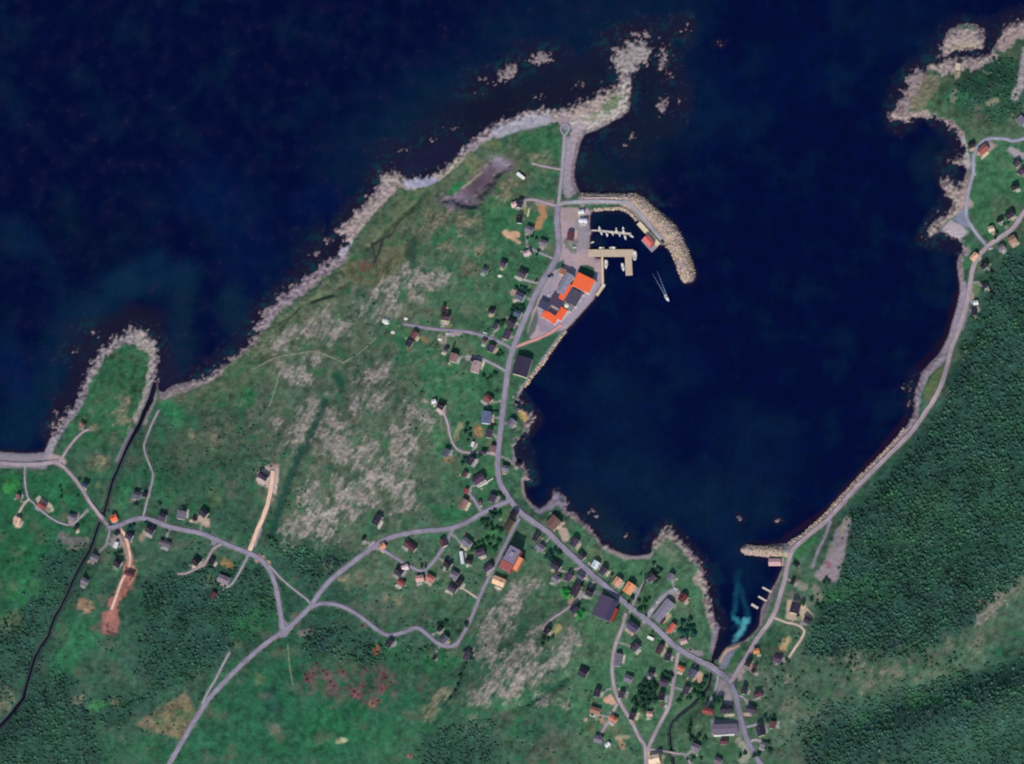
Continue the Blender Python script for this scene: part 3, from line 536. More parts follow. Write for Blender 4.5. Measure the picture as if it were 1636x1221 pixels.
shore([(1270,868),(1320,828),(1390,752),(1440,702),(1458,680)], 6, (166,148,158), .95, .5); shore([(1275,858),(1330,815)], 5, (150,146,164), .8, .4); shore([(1460,668),(1464,630),(1478,598),(1505,572)], 6, (160,148,160), .95, .6); zone([(1478,620),(1505,580),(1512,590),(1500,625),(1485,640),(1476,635)], (98,112,76), .9, 3, 3); shore([(1508,560),(1525,525),(1535,480),(1538,455)], 6, (158,144,156), .95, .5)
shore([(1545,470),(1538,495),(1530,520)], 9, (160,146,164), .9, .4); shore([(1534,445),(1532,420),(1545,400)], 5, (168,150,154), .9, .6); stroke([(1545,425),(1542,415)], 6, (60,108,72), .8); stroke([(1560,455),(1558,470)], 5, (104,124,84), .8)
shore([(1505,290),(1525,310),(1540,325)], 12, (172,154,148)); shore([(1480,378),(1505,352),(1530,335)], 6, (176,160,150)); zone([(1504,366),(1520,352),(1535,358),(1545,372),(1532,387)], (172,160,166), .95, 3, 2); zone([(1522,350),(1540,330),(1546,350),(1556,364),(1540,362)], (136,136,160), .9, 2, 1.5); shore([(1545,268),(1543,290),(1540,330)], 5, (176,150,148), .9, .6); shore([(1520,258),(1540,260)], 4, (160,140,134), .9)
shore([(1535,215),(1542,245),(1546,262)], 5, (176,166,170), .9, .5); shore([(1490,192),(1520,200),(1532,215)], 6, (168,148,146)); shore([(1428,185),(1450,188),(1480,184)], 7, (180,160,152)); shore([(1440,175),(1455,140),(1470,115)], 13, (150,134,136)); shore([(1465,165),(1490,130)], 12, (132,124,104), .7); shore([(1490,106),(1502,104)], 6, (176,156,148)); shore([(1520,97),(1535,105)], 6, (150,132,110), .8); shore([(1530,110),(1530,120)], 4, (208,184,154), .9)
shore([(1510,85),(1560,75)], 34, (168,152,150), 1); stroke([(1515,78),(1560,70)], 5, (150,146,120), .6); shore([(1600,65),(1615,45),(1640,45)], 18, (168,148,146)); shore([(1640,80),(1632,130),(1622,155)], 6, (170,160,164)); shore([(1592,160),(1580,165)], 4, (160,148,128), .6); shore([(1522,160),(1526,145)], 4, (140,134,126), .6)
shore([(0,728),(40,730),(75,727)], 7, (160,150,158), .98, .35, .3); shore([(-60,742),(40,742),(70,744)], 5, (160,150,162), .9, .4, .2); shore([(82,732),(98,738)], 7, (184,164,160), .95, .3, .2)
shore([(75,725),(85,705)], 6, (166,156,166), .9, .5)
# pit, quarry and bare soil
zone(PIT, (104,94,104), .9, 7, 14, 1.2); rocks([(716,322),(745,312)], 9, .7, (140,122,140)); rocks([(775,285),(795,262)], 9, .7, (132,120,134)); rocks([(752,305),(768,288)], 8, .8, (92,74,90)); stroke([(770,292),(788,268),(775,300)], 6, (92,72,88), .7); stroke([(786,298),(797,278),(770,318)], 5, (66,72,70), .8); stroke([(795,258),(805,262)], 8, (130,120,134), .9); zone([(714,312),(722,298),(738,287),(748,288),(735,302),(722,312)], (44,110,68), .95, 2, 2)
stroke([(740,300),(770,275)], 2, (160,150,130), .6, 1, 1)
zone([(1352,826),(1362,830),(1356,855),(1348,880),(1346,905),(1336,930),(1315,932),(1300,920),(1318,895),(1328,870),(1338,845)], (154,140,146), .95, 3, 3, .5); stroke([(1352,832),(1345,850)], 4, (170,158,136), .7); stroke([(1322,900),(1324,905)], 4, (150,88,100), .7); stroke([(1330,870),(1325,885)], 5, (150,146,130), .6)
stroke([(1302,940),(1310,955)], 5, (140,132,122), .8); stroke([(1275,935),(1285,938)], 6, (150,150,134), .8); stroke([(1265,950),(1285,960),(1300,962)], 6, (132,130,124), .6)
zone([(1258,958),(1282,960),(1292,975),(1300,985),(1285,994),(1255,988)], (204,180,156), .9, 2, 2, .1); stroke([(1245,1040),(1258,1022),(1252,1035)], 5, (212,182,132), .8); stroke([(1245,1035)], 3, (200,120,90), .7)
zone([(197,905),(210,900),(219,912),(215,925),(205,938),(196,932),(198,918)], (184,124,112), .9, 2, 2, .3); zone([(163,980),(188,972),(190,1010),(185,1015),(164,1012)], (158,106,98), .92, 3, 3, .3); stroke([(206,892),(208,915),(203,935)], 6, (178,120,108), .85, 4, 6); stroke([(203,925),(192,950),(183,968)], 6, (160,104,94), .8, 3, 6); stroke([(186,955),(178,976),(176,990)], 6.5, (176,118,106), .85, 3, 5); stroke([(199,870),(206,890)], 5, (190,150,136), .7, 3, 5); stroke([(172,1008),(184,1014)], 3, (70,56,66), .8, 1.5, 1.5)
zone([(142,1005),(160,990),(163,1012)], (100,84,84), .7, 3, 3); stroke([(190,945),(180,960)], 5, (150,100,96), .7); stroke([(195,930),(205,938)], 4, (130,80,80), .6); stroke([(171,998),(172,1002)], 2, (110,60,66), .9, 1, .5)
zone([(410,768),(412,752),(425,744),(445,742),(446,760),(440,790),(428,782),(412,772)], (196,172,164), .92, 2.5, 2.5, .2); stroke([(433,745),(443,745)], 4, (150,120,112), .6); stroke([(415,845),(405,870)], 4, (160,144,160), .8, 1, 1)
zone([(57,797),(62,792),(82,806),(86,816),(76,820),(66,812)], (210,190,168), .85, 1.5, 1, .1); stroke([(27,830),(28,838)], 6, (224,190,168), .9, 1.5, 1); stroke([(115,828),(122,826)], 5, (190,166,164), .8)
zone([(172,858),(195,852),(196,875),(178,878)], (170,150,150), .7, 4, 4); stroke([(225,860),(235,850)], 5, (164,144,124), .7); stroke([(412,893),(418,891)], 5, (186,140,134), .9, 2, 1.5); stroke([(428,900)], 4, (190,160,134), .8); stroke([(340,868),(344,860)], 4, (150,140,156), .8)
stroke([(316,830),(330,835)], 6, (210,180,160), .7); stroke([(310,905),(325,900)], 5, (200,168,156), .8)
stroke([(826,375),(812,376),(808,372)], 5, (206,164,134), .95, 1.5, 1); stroke([(830,388),(818,380)], 3, (190,150,128), .9, 1, 1); stroke([(866,330),(868,345),(858,362)], 6, (176,132,98), .9, 3, 2); stroke([(880,325),(860,322)], 4, (170,146,150), .8); stroke([(838,330),(836,340)], 4, (150,146,104), .8); stroke([(843,345),(845,335)], 1.6, (196,196,160), .9, .7, .4)
stroke([(712,497),(713,508)], 4.5, (176,138,116), .8); stroke([(715,520),(710,516)], 6, (116,122,76), .9, 2, 1.5); stroke([(703,538),(706,546)], 4, (180,160,140), .7); stroke([(716,534),(738,532)], 3, (170,156,160), .8); stroke([(676,540),(682,545)], 3, (150,120,72), .7)
stroke([(750,572),(765,576)], 5, (170,156,164), .8); stroke([(722,535)], 3, (160,150,160), .7); stroke([(820,470),(822,465)], 5, (178,146,134), .8); stroke([(845,820-0)], .1, (0,0,0), 0)
stroke([(704,655),(707,658)], 6, (178,150,150), .9, 1.5, 1)
stroke([(900,850),(903,858)], 7, (184,162,148), .9, 2, 1.5); stroke([(930,912),(938,925)], 4, (190,170,166), .8); stroke([(905,985),(897,975)], .1, (0,0,0), 0); stroke([(885,1010),(892,1003)], 5, (190,170,110), .7); stroke([(912,963),(918,955)], 4, (190,150,128), .8)
zone([(948,938),(962,948),(955,952)], (128,116,138), .6, 3, 2); zone([(1070,945),(1080,938),(1090,950),(1082,960),(1072,955)], (176,152,150), .9, 2, 1.5, .1); stroke([(1064,960),(1074,968)], 6, (146,138,146), .8); stroke([(1060,992),(1068,985)], 4, (190,164,140), .8); stroke([(1100,1040-0),(1118,1045)], 4, (160,146,156), .7)
stroke([(1113,1088),(1118,1080)], 6, (206,166,142), .9, 2, 1.5); stroke([(968,1118),(980,1122),(975,1115)], 4.5, (214,164,144), .9, 1.5, 1); stroke([(960,1148),(965,1155)], 4, (196,140,120), .6); stroke([(936,1150)], 3, (206,156,136), .7); stroke([(990,1182),(995,1195)], 4, (180,140,120), .7); stroke([(985,1178),(1005,1178)], 3, (180,164,140), .6)
zone([(1030,1200),(1050,1196),(1062,1210),(1060,1225),(1032,1225)], (206,184,160), .9, 2, 1.5, .1); zone([(1135,1150),(1180,1150),(1186,1176),(1140,1175)], (150,138,150), .7, 3, 2); stroke([(1182,1185),(1195,1200),(1188,1215)], 6, (170,166,150), .8)
zone([(1136,1150+50),(1180,1180),(1185,1200),(1150,1225)], (60,100,70), .5, 6, 5)
stroke([(1198,1063),(1206,1068)], 5, (200,150,136), .8, 2, 1.5); stroke([(1186,1072),(1182,1080)], 6, (176,150,152), .9); stroke([(1165,1082),(1160,1080)], 5, (150,142,150), .8)
stroke([(1183,1056)], 2.5, (56,84,84), .9, 1, .5)
zone([(1565,228),(1580,225),(1592,232),(1572,250),(1560,248)], (186,160,160), .7, 2, 2); stroke([(1617,240),(1630,250)], 6, (176,160,170), .8); stroke([(1555,248),(1557,265)], 1.6, (200,206,184), .9, .8, .5); stroke([(1556,278)], 3.5, (180,180,176), .9, 1, 1); stroke([(1558,411)], 5, (212,176,158), .8)
stroke([(1550,460),(1552,475)], 4, (190,160,150), .6)
for pts in [[(405,590),(440,572),(470,566),(500,562),(520,567),(548,580)], [(548,580),(580,560),(600,540)], [(430,650),(440,620),(447,595)], [(460,1030),(462,1060),(468,1095)]]:
    stroke(smooth_line(pts, 12).tolist(), 1.0, (160,160,138), .55, .8, .6)
# dark wet rills and gullies (bog moss, standing water plants)
for pts, r, c in [([(520,640),(490,705),(465,755),(450,800),(435,850)], 5.5, (26,72,62)), ([(540,600),(545,615)], 7, (30,76,62)), ([(596,390),(612,382),(625,375)], 2.2, (52,58,56)), ([(612,382),(605,405),(598,420)], 2.2, (52,56,58)), ([(594,388),(600,412)], 2, (58,58,60)), ([(625,375),(640,352),(660,338)], 1.2, (60,66,58)), ([(668,335),(672,315),(680,310)], 3, (56,82,66)), ([(500,483),(518,477),(532,473)], 2, (50,60,54)), ([(494,467),(508,458),(515,448)], 1.6, (54,62,60)), ([(530,440),(545,435),(550,442)], 2.5, (62,74,66)), ([(905,1085),(870,1110),(850,1122)], 3.5, (34,78,62)), ([(740,1060),(737,1085),(725,1108),(708,1128)], 2.5, (40,64,62)), ([(660,390),(655,405)], 9, (44,72,58)), ([(480,492),(462,510),(448,530)], 1.5, (58,66,58))]:
    stroke(pts, r, c, .85, r * .6, r * .5)
shore([(1216,992),(1222,970),(1234,945),(1243,925)], 5, (130,116,126), .85, .6)
# whatever else meets the sea is shingle, and the skerries are bare rock
_e = sstep(5.5, 2.0, SDW + 2 * N6) * (SDW > 0) * (RIV > 6)
_bare = np.maximum(_e * .8, sstep(-1, 1, SK - 0.2) * (SD0 < 1))
_isl = (lin((88,74,84)) + (lin((134,122,126)) - lin((88,74,84))) * sstep(.2, 4.5, SDW + N3)[..., None]) * (1 + .3 * N3[..., None])
_sel = (SD0 < 1.5)
COL += (np.where(_sel[..., None], _isl, lin((150,138,144)) * (1 + .35 * N3[..., None])).astype(np.float32) - COL) * np.where(_sel, (SDW > -1) * 1.0, _e * .75 * sstep(2, 10, ROADD + 4) * (COL.sum(-1) < .5))[..., None]
_vg = sstep(2.6, -.5, ROADD + 1.6 * N6 + 1.2 * N3) * (RIV > 3) * (SDW > 1)
COL += (lin((140,128,126)).astype(np.float32) * (1 + .3 * N3[..., None]) - COL) * (_vg * .55)[..., None]
# wave-washed fringe: wet weed-covered rock next to the water line
_fr = sstep(4.2, -.5, SDW + .8 * N3) * (.35 + .65 * np.clip(rocky, 0, 1)) * (RIV > 4)
COL += (lin((52,42,58)).astype(np.float32) - COL) * (_fr * .9)[..., None]
_rb = (1 - sstep(1.5, 5, RIV + N3)) * (V < 1230)
COL += (lin((70,78,84)).astype(np.float32) - COL) * (_rb * .6)[..., None]
zone([(446,986),(452,988),(460,996),(474,991),(468,1004),(456,1018),(446,1019)], (146,138,150), .9, 1.5, 1, .05)
COL = np.clip(COL, .004, .62)

# ------------------------------------------------------------------ finished heights, lookup, terrain mesh
_keep = sstep(0, 5, ROADD)
ZR = ROUGHM * (N3 * .42 + N6 * .62 + AN1 * .5 + N12 * .45) * _keep
ZT = np.where(SDW > -1, ZL + ZR * sstep(-.5, 3, SDW) * sstep(.5, 6, RIV), ZL)
ZT = np.where((SDW > 1.5) & (RIV > 1.5), np.maximum(ZT, .12), ZT)
def zat(u, v, src=None):
    a = ZT if src is None else src
    u = np.clip(np.asarray(u, float), AU[0], AU[-1] - 1e-3); v = np.clip(np.asarray(v, float), AV[0], AV[-1] - 1e-3)
    i = np.clip(np.searchsorted(AU, u, side='right') - 1, 0, NU - 2); j = np.clip(np.searchsorted(AV, v, side='right') - 1, 0, NV - 2)
    f = (u - AU[i]) / (AU[i + 1] - AU[i]); g = (v - AV[j]) / (AV[j + 1] - AV[j])
    return a[j, i] * (1 - f) * (1 - g) + a[j, i + 1] * f * (1 - g) + a[j + 1, i] * (1 - f) * g + a[j + 1, i + 1] * f * g
def W(u, v, z):
    """map position (photograph pixel) and height -> point in metres (relief of the oblique satellite view taken out)"""
    u, v, z = np.broadcast_arrays(np.asarray(u, float), np.asarray(v, float), np.asarray(z, float))
    x, y = (u - 818) * PX, (610.5 - v) * PX
    k = z / CAM[2]
    return np.stack([x + (CAM[0] - x) * k, y + (CAM[1] - y) * k, z], -1)
def P(u, v, dz=0.0, top=0.0):
    """ground point under something whose roof (top metres up) is seen at that pixel"""
    z = float(zat(u, v))
    q = W(u, v, z + top)
    return Vector((float(q[0]), float(q[1]), z + dz))
def grid_faces(nv, nu):
    i = np.arange(nv * nu, dtype=np.int32).reshape(nv, nu)
    return np.stack([i[1:, :-1], i[1:, 1:], i[:-1, 1:], i[:-1, :-1]], -1).reshape(-1, 4)
me = npmesh('ground', W(U, V, ZT).reshape(-1, 3), grid_faces(NV, NU), True)
colattr(me, COL.reshape(-1, 3))
ground = tag(link('ground', me, [mat_attr('turf_and_rock', .95, .1, .16, .55)]), kind='structure')

# ------------------------------------------------------------------ the sea: colour of water over deep floor, sand and kelp
AU2, AV2 = AU[::2], AV[::2]
if AU2[-1] != AU[-1]: AU2 = np.append(AU2, AU[-1])
if AV2[-1] != AV[-1]: AV2 = np.append(AV2, AV[-1])
_k = (slice(None, None, 2), slice(None, None, 2))
GROUND_COL = COL
_iu = np.searchsorted(AU, AU2); _iv = np.searchsorted(AV, AV2)
def sub(a): return a[np.ix_(_iv, _iu)]
_full = (AU, AV, U, V, N3, N6, N12, N28, N60, N130, AN1, AN2, ROUGHM)
sdw, riv, rk = sub(SDW), sub(RIV), sub(rocky)
N3, N6, N12, N28, N60, N130, AN1, AN2, ROUGHM = [sub(a) for a in (N3, N6, N12, N28, N60, N130, AN1, AN2, ROUGHM)]
AU, AV = AU2, AV2
U, V = np.meshgrid(AU, AV)
COL = np.zeros(U.shape + (3,), np.float32); COL[:] = lin((0, 9, 50))
def water(pts, r, c, a, soft=None, edge=None): stroke(pts, r, c, a, r * .7 if soft is None else soft, r * .45 if edge is None else edge)
for pts, r, c, a in [
  ([(880,20),(780,110),(640,190),(560,260)], 60, (4,26,56), .75), ([(1080,30),(960,50),(900,110)], 55, (6,30,58), .8), ([(1060,200),(990,260),(960,300),(1000,260)], 45, (8,28,50), .8), ([(1090,120),(1130,180)], 50, (4,26,58), .7), ([(700,170),(620,240)], 40, (8,36,58), .6),
  ([(330,300),(380,360),(400,420)], 50, (1,22,66), .6), ([(300,330),(350,310)], 20, (1,24,66), .5), ([(480,330),(520,320)], 26, (0,18,66), .6), ([(250,420),(180,450),(300,440)], 22, (10,44,70), .6), ([(300,480),(290,540),(270,590)], 28, (12,38,60), .7), ([(370,480),(390,520)], 26, (12,42,62), .6), ([(130,500),(90,570),(60,650),(20,690)], 34, (8,38,62), .7), ([(20,370),(40,390)], 24, (6,36,64), .6), ([(10,560),(30,620)], 22, (4,26,72), .6), ([(200,460),(150,520)], 24, (10,44,66), .5),
  ([(320,520),(330,470),(345,440)], 14, (1,10,50), .8), ([(300,350),(320,360),(350,395)], 10, (2,16,50), .8), ([(100,360),(160,410),(200,380)], 30, (2,16,44), .7), ([(80,560),(40,600)], 10, (0,14,64), .4),
  ([(980,640),(1000,720),(930,760)], 60, (4,26,56), .7), ([(1010,790),(1100,800),(1200,790)], 50, (6,30,56), .75), ([(1180,690),(1240,740)], 50, (4,24,56), .6), ([(1150,850),(1190,900)], 30, (8,32,60), .6), ([(960,840),(1000,870)], 20, (18,40,54), .7), ([(930,790),(960,820)], 20, (14,34,54), .6), ([(1090,570),(1110,600)], 26, (3,20,58), .6),
  ([(1480,60),(1400,40)], 50, (4,24,56), .5), ([(1300,100),(1200,150)], 60, (1,16,58), .5), ([(1500,240),(1480,260)], 24, (8,28,50), .6), ([(1500,400),(1510,440)], 14, (8,30,56), .6),
  ([(960,300),(940,265)], 24, (16,34,46), .8), ([(970,350),(1010,360)], 20, (6,20,46), .7), ([(955,385),(960,390)], 8, (12,28,46), .8)]:
    water(pts, r, c, a)
COL += (lin((10,40,60)).astype(np.float32) - COL) * (sstep(-.1, .7, fbm(U, V, 70, 4, 101)) * sstep(-150, -10, sdw) * .3)[..., None]
_dap = np.clip(1 + .14 * noise(U * 3, V / 2.5, 6, 102)[..., None] + .16 * N28[..., None] + .14 * N12[..., None] + .12 * N6[..., None] + .08 * N3[..., None], .6, 1.5)
COL *= _dap
# kelp beds hugging the exposed shore, with pale bottom showing between
_kz = sstep(-34 - 16 * N28, -8, sdw + 6 * N12) * np.clip(rk * 1.2 + (V < 330) * (U < 1110) * .8 + (V > 330) * (V < 640) * (U < 520) * .7, 0, 1)
_kn = N12 * .5 + N6 * .45 + N28 * .5
COL += (lin((26,24,46)).astype(np.float32) - COL) * (_kz * sstep(-.45, .15, _kn + .25))[..., None] * .85
COL += (lin((22,58,70)).astype(np.float32) - COL) * (_kz * sstep(.0, .5, -_kn) * .85)[..., None]
COL += (lin((70,74,98)).astype(np.float32) - COL) * (_kz * sstep(.5, .8, N3 * .8 + .5 * N12 + .3 * N6) * .35)[..., None]
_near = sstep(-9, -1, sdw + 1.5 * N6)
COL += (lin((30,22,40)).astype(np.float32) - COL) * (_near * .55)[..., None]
for pts, r, c, a in [([(1252,862),(1320,815),(1390,738),(1445,672)], 4, (44,20,34), .5), ([(1468,585),(1510,540),(1528,470)], 5, (34,18,30), .5), ([(250,580),(256,600),(262,612),(275,600)], 14, (28,24,52), .8), ([(246,620),(236,650),(208,705)], 12, (26,20,44), .95), ([(720,235),(690,250),(650,262)], 16, (28,26,54), .8), ([(700,175),(760,205)], 24, (18,24,44), .6), ([(940,120),(860,150),(770,180)], 26, (20,22,42), .75), ([(1040,130),(1050,200),(1010,220)], 20, (16,26,44), .7), ([(150,560),(125,610),(100,650)], 12, (26,22,46), .7), ([(165,530),(210,500),(250,510)], 16, (24,22,44), .7), ([(1130,960),(1145,985),(1150,1000)], 9, (22,20,44), .8), ([(1150,1010),(1142,1045)], 8, (20,20,44), .9), ([(1205,1012),(1222,985)], 5, (30,20,40), .7), ([(1125,920),(1132,940)], 8, (26,26,44), .6)]:
    water(pts, r, c, a)
for pts, r, c, a in [([(1178,935),(1175,965),(1172,985)], 4, (20,76,98), .75), ([(1183,945),(1192,970),(1196,985)], 4, (18,68,92), .65), ([(1178,930),(1180,915)], 6, (12,56,80), .5), ([(1174,988),(1182,996),(1192,994)], 4.2, (52,136,150), .9), ([(1192,992),(1186,1006),(1178,1018)], 4.5, (84,160,172), .95), ([(1178,1020),(1172,1024)], 3, (70,130,146), .8), ([(1180,1000),(1170,1004)], 3.5, (8,36,56), .8), ([(1140,905),(1150,930)], 8, (14,44,62), .5)]:
    water(pts, r * .95, c, a * .95, r * .75, r * .65)
_rb = sstep(3, -1, riv)
COL += (lin((20,18,34)).astype(np.float32) - COL) * (_rb * (V > 640))[..., None]
_foam = sstep(.55, .8, N3 * .8 + .35 * N6) * sstep(-7, -1, sdw + 2 * N6) * np.clip(rk, 0, 1) * (riv > 10)
COL += (lin((150,156,176)).astype(np.float32) - COL) * (_foam * .55)[..., None]
COL = np.clip(COL, .0002, .5)
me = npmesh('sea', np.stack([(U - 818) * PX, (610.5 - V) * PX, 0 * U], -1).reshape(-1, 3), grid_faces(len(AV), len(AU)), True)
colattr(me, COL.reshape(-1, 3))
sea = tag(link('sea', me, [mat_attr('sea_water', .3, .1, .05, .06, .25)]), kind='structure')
AU, AV, U, V, N3, N6, N12, N28, N60, N130, AN1, AN2, ROUGHM = _full

# ------------------------------------------------------------------ road surfaces
ZSM = ZL
def ribbon(name, pts, w, colr, lift, cross=4):
    c = smooth_line(pts, 3.0)
    t = np.gradient(c, axis=0); t /= np.hypot(t[:, 0], t[:, 1])[:, None] + 1e-9
    nrm = np.stack([-t[:, 1], t[:, 0]], 1)
    z = zat(c[:, 0], c[:, 1])
    z = np.maximum(z, 1.1)
    for _ in range(3):
        z[1:-1] = np.maximum(z[1:-1], (z[:-2] + z[1:-1] + z[2:]) / 3)
    offs = np.linspace(-.5, .5, cross + 1)
    nz = noise(c[:, 0], c[:, 1], 9, 51) * .5
    rows, cols = [], []
    base = lin(colr)
    for k, f in enumerate(offs):
        e = .97 + (nz * .3 if f > 0 else noise(c[:, 0], c[:, 1], 8, 53) * .2)
        p = c + nrm * (f * w * e)[:, None]
        zz = np.maximum(z, zat(p[:, 0], p[:, 1])) + lift - (.12 if abs(f) == .5 else 0)
        rows.append(W(p[:, 0], p[:, 1], zz))
        sh = 1 + .2 * noise(p[:, 0], p[:, 1], 16, 55) + .16 * noise(p[:, 0], p[:, 1], 5, 56) + (.06 if k in (1, cross - 1) else -.05)
        cols.append(base[None] * sh[:, None] * (.86 if abs(f) == .5 else 1))
    Vv = np.stack(rows, 1); n = len(c)
    F = grid_faces(n, cross + 1)[:, ::-1]
    m = npmesh(name, Vv.reshape(-1, 3), F, True)
    colattr(m, np.stack(cols, 1).reshape(-1, 3))
    return m
ROADM = mat_attr('worn_road', .92, .2, .12, .9)
for i, (kind, colr, w, pts) in enumerate(ROADS):
    tag(link(kind, ribbon(kind, pts, w, colr, .16 + .012 * (len(ROADS) - i)), [ROADM]), kind='structure')
# ------------------------------------------------------------------ building kit
WHITE, CREAMW, REDW, BROWNW, PINKW, GREYW, YELW = (222,220,216), (214,202,176), (136,56,50), (112,84,66), (206,176,170), (150,148,154), (206,184,120)
ND, PD, PG, SL, MR, BK = (46,42,60), (64,55,74), (112,105,122), (78,82,98), (84,52,62), (34,31,42)
RD, OR, PE, BR, SA, TE, WH, MG = (140,66,66), (232,104,72), (200,152,124), (104,82,80), (138,104,102), (150,104,94), (216,216,220), (76,54,82)
def mesh_from(name, verts, faces):
    me = bpy.data.meshes.new(name); me.from_pydata(verts, [], faces); me.update()
    bm = bmesh.new(); bm.from_mesh(me); bmesh.ops.recalc_face_normals(bm, faces=bm.faces); bm.to_mesh(me); bm.free()
    return me
class MB:
    def __init__(s): s.v, s.f = [], []
    def hexa(s, p):                                    # 8 corners: bottom ring, top ring
        n = len(s.v); s.v += [tuple(q) for q in p]
        s.f += [[n, n+3, n+2, n+1], [n+4, n+5, n+6, n+7]] + [[n+i, n+(i+1) % 4, n+4+(i+1) % 4, n+4+i] for i in range(4)]
        return s
    def box(s, x0, x1, y0, y1, z0, z1):
        return s.hexa([(x0,y0,z0),(x1,y0,z0),(x1,y1,z0),(x0,y1,z0),(x0,y0,z1),(x1,y0,z1),(x1,y1,z1),(x0,y1,z1)])
    def ring_loft(s, rings, cap=True):
        n = len(s.v); k = len(rings[0])
        for r in rings: s.v += [tuple(q) for q in r]
        for a in range(len(rings) - 1):
            for i in range(k):
                s.f.append([n+a*k+i, n+a*k+(i+1) % k, n+(a+1)*k+(i+1) % k, n+(a+1)*k+i])
        if cap: s.f += [[n+i for i in range(k)][::-1], [n+(len(rings)-1)*k+i for i in range(k)]]
        return s
    def tube(s, x, y, z0, z1, r0, r1=None, k=8):
        r1 = r0 if r1 is None else r1
        return s.ring_loft([[(x+r*math.cos(6.2832*i/k), y+r*math.sin(6.2832*i/k), z) for i in range(k)] for r, z in ((r0,z0),(r1,z1))])
    def build(s, name, m, parent=None): return link(name, mesh_from(name, s.v, s.f), [m] if not isinstance(m, (list, tuple)) else m, parent)
GLASS = mat((40,52,66), .12, .5, .1, kind='glass')
FRAME = mat(WHITE, .6, .3, .05, kind='paint')
def window_mesh(w, h):
    m = MB().box(-w/2, w/2, -.05, .05, -h/2, h/2)
    me = mesh_from('window', m.v, m.f); me.materials.append(FRAME); me.materials.append(GLASS)
    p = MB().box(-w/2+.12, w/2-.12, -.06, .06, -h/2+.12, h/2-.12)
    me2 = mesh_from('pane', p.v, p.f); me2.materials.append(GLASS)
    return me, me2
WIN, PANE = window_mesh(1.3, 1.3)
WINW, PANEW = window_mesh(3.2, 1.4)
DOORM = mesh_from('door', MB().box(-.5, .5, -.06, .06, 0, 2.1).v, MB().box(0,1,0,1,0,1).f); DOORM.materials.append(mat((104,58,48), .6, .3, .1, kind='wood'))
GATEM = mesh_from('loading_door', MB().box(-1.8, 1.8, -.07, .07, 0, 3.4).v, MB().box(0,1,0,1,0,1).f); GATEM.materials.append(mat((150,152,160), .5, .4, .1, kind='wood'))
def put(name, me, loc, rz, parent):
    o = bpy.data.objects.new(name, me); C.objects.link(o); o.parent = parent
    o.location = loc; o.rotation_euler = (0, 0, rz); return o
def shell(par, L, Wd, h, rc, wc, kind='gable', pitch=.5, x=0, y=0, rz=0, ov=.35, wname='wall', wood=False):
    """walls and roof of one volume, ridge along local x; returns the wall object"""
    rise = Wd / 2 * pitch if kind == 'gable' else 0
    hl, hw = L / 2, Wd / 2
    wm = mat(wc, .85, .2, .10, .5, kind='wood' if wood else 'wall'); rm = mat(rc, .75, .25, .22, .35, kind='roof')
    if kind == 'gable':
        v = [(sx*hl, sy*hw, z) for z in (-1.5, h) for sx in (-1, 1) for sy in (-1, 1)] + [(-hl, 0, h+rise), (hl, 0, h+rise)]
        f = [[0,2,6,4],[1,5,7,3],[0,4,8,5,1],[2,3,7,9,6]]
        wo = link(wname, mesh_from(wname, v, f), [wm], par)
        m = MB(); t = .22
        for sy in (-1, 1):
            e, zo = hw + ov, h - ov * pitch
            m.hexa([(-hl-ov, sy*e, zo), (hl+ov, sy*e, zo), (hl+ov, 0, h+rise), (-hl-ov, 0, h+rise), (-hl-ov, sy*e, zo+t), (hl+ov, sy*e, zo+t), (hl+ov, 0, h+rise+t), (-hl-ov, 0, h+rise+t)])
        ro = m.build('roof', rm, par if wname == 'wall' else wo)
    else:
        wo = MB().box(-hl, hl, -hw, hw, -1.5, h).build(wname, wm, par)
        m = MB().box(-hl-.15, hl+.15, -hw-.15, hw+.15, h+.003, h+.35)
        ro = m.build('roof', rm, par if wname == 'wall' else wo)
    if wname == 'wall':
        for q in (wo, ro): q.location, q.rotation_euler = (x, y, 0), (0, 0, rz)
    else:
        wo.location, wo.rotation_euler = (x, y, 0), (0, 0, rz)
    return wo, rise
VIEW = (.62, -.78)
YARDS = []
def openings(par, L, Wd, h, ang, big=False):
    """door and windows on the two walls turned to the light"""
    ca, sa = math.cos(ang), math.sin(ang)
    for axis_, half, length in (('y', Wd/2, L), ('x', L/2, Wd)):
        nx, ny = (-sa, ca) if axis_ == 'y' else (ca, sa)
        sgn = 1 if nx*VIEW[0] + ny*VIEW[1] > 0 else -1
        n = 2 if not big else max(2, int(length / 6))
        if length < 4.5: n = 1
        for i in range(n):
            t = (i + .5) / n * length - length / 2
            door = axis_ == 'y' and i == n - 1
            zc = 0.2 if door else min(h - 1.3, 1.9)
            off = sgn * (half + .04)
            loc, rz = ((t, off, zc), 0) if axis_ == 'y' else ((off, t, zc), math.pi / 2)
            if door: put('loading_door' if big else 'door', GATEM if big else DOORM, loc, rz, par)
            else:
                wo = put('window', WINW if big else WIN, loc, rz, par)
                put('pane', PANEW if big else PANE, (0, 0, 0), 0, wo)
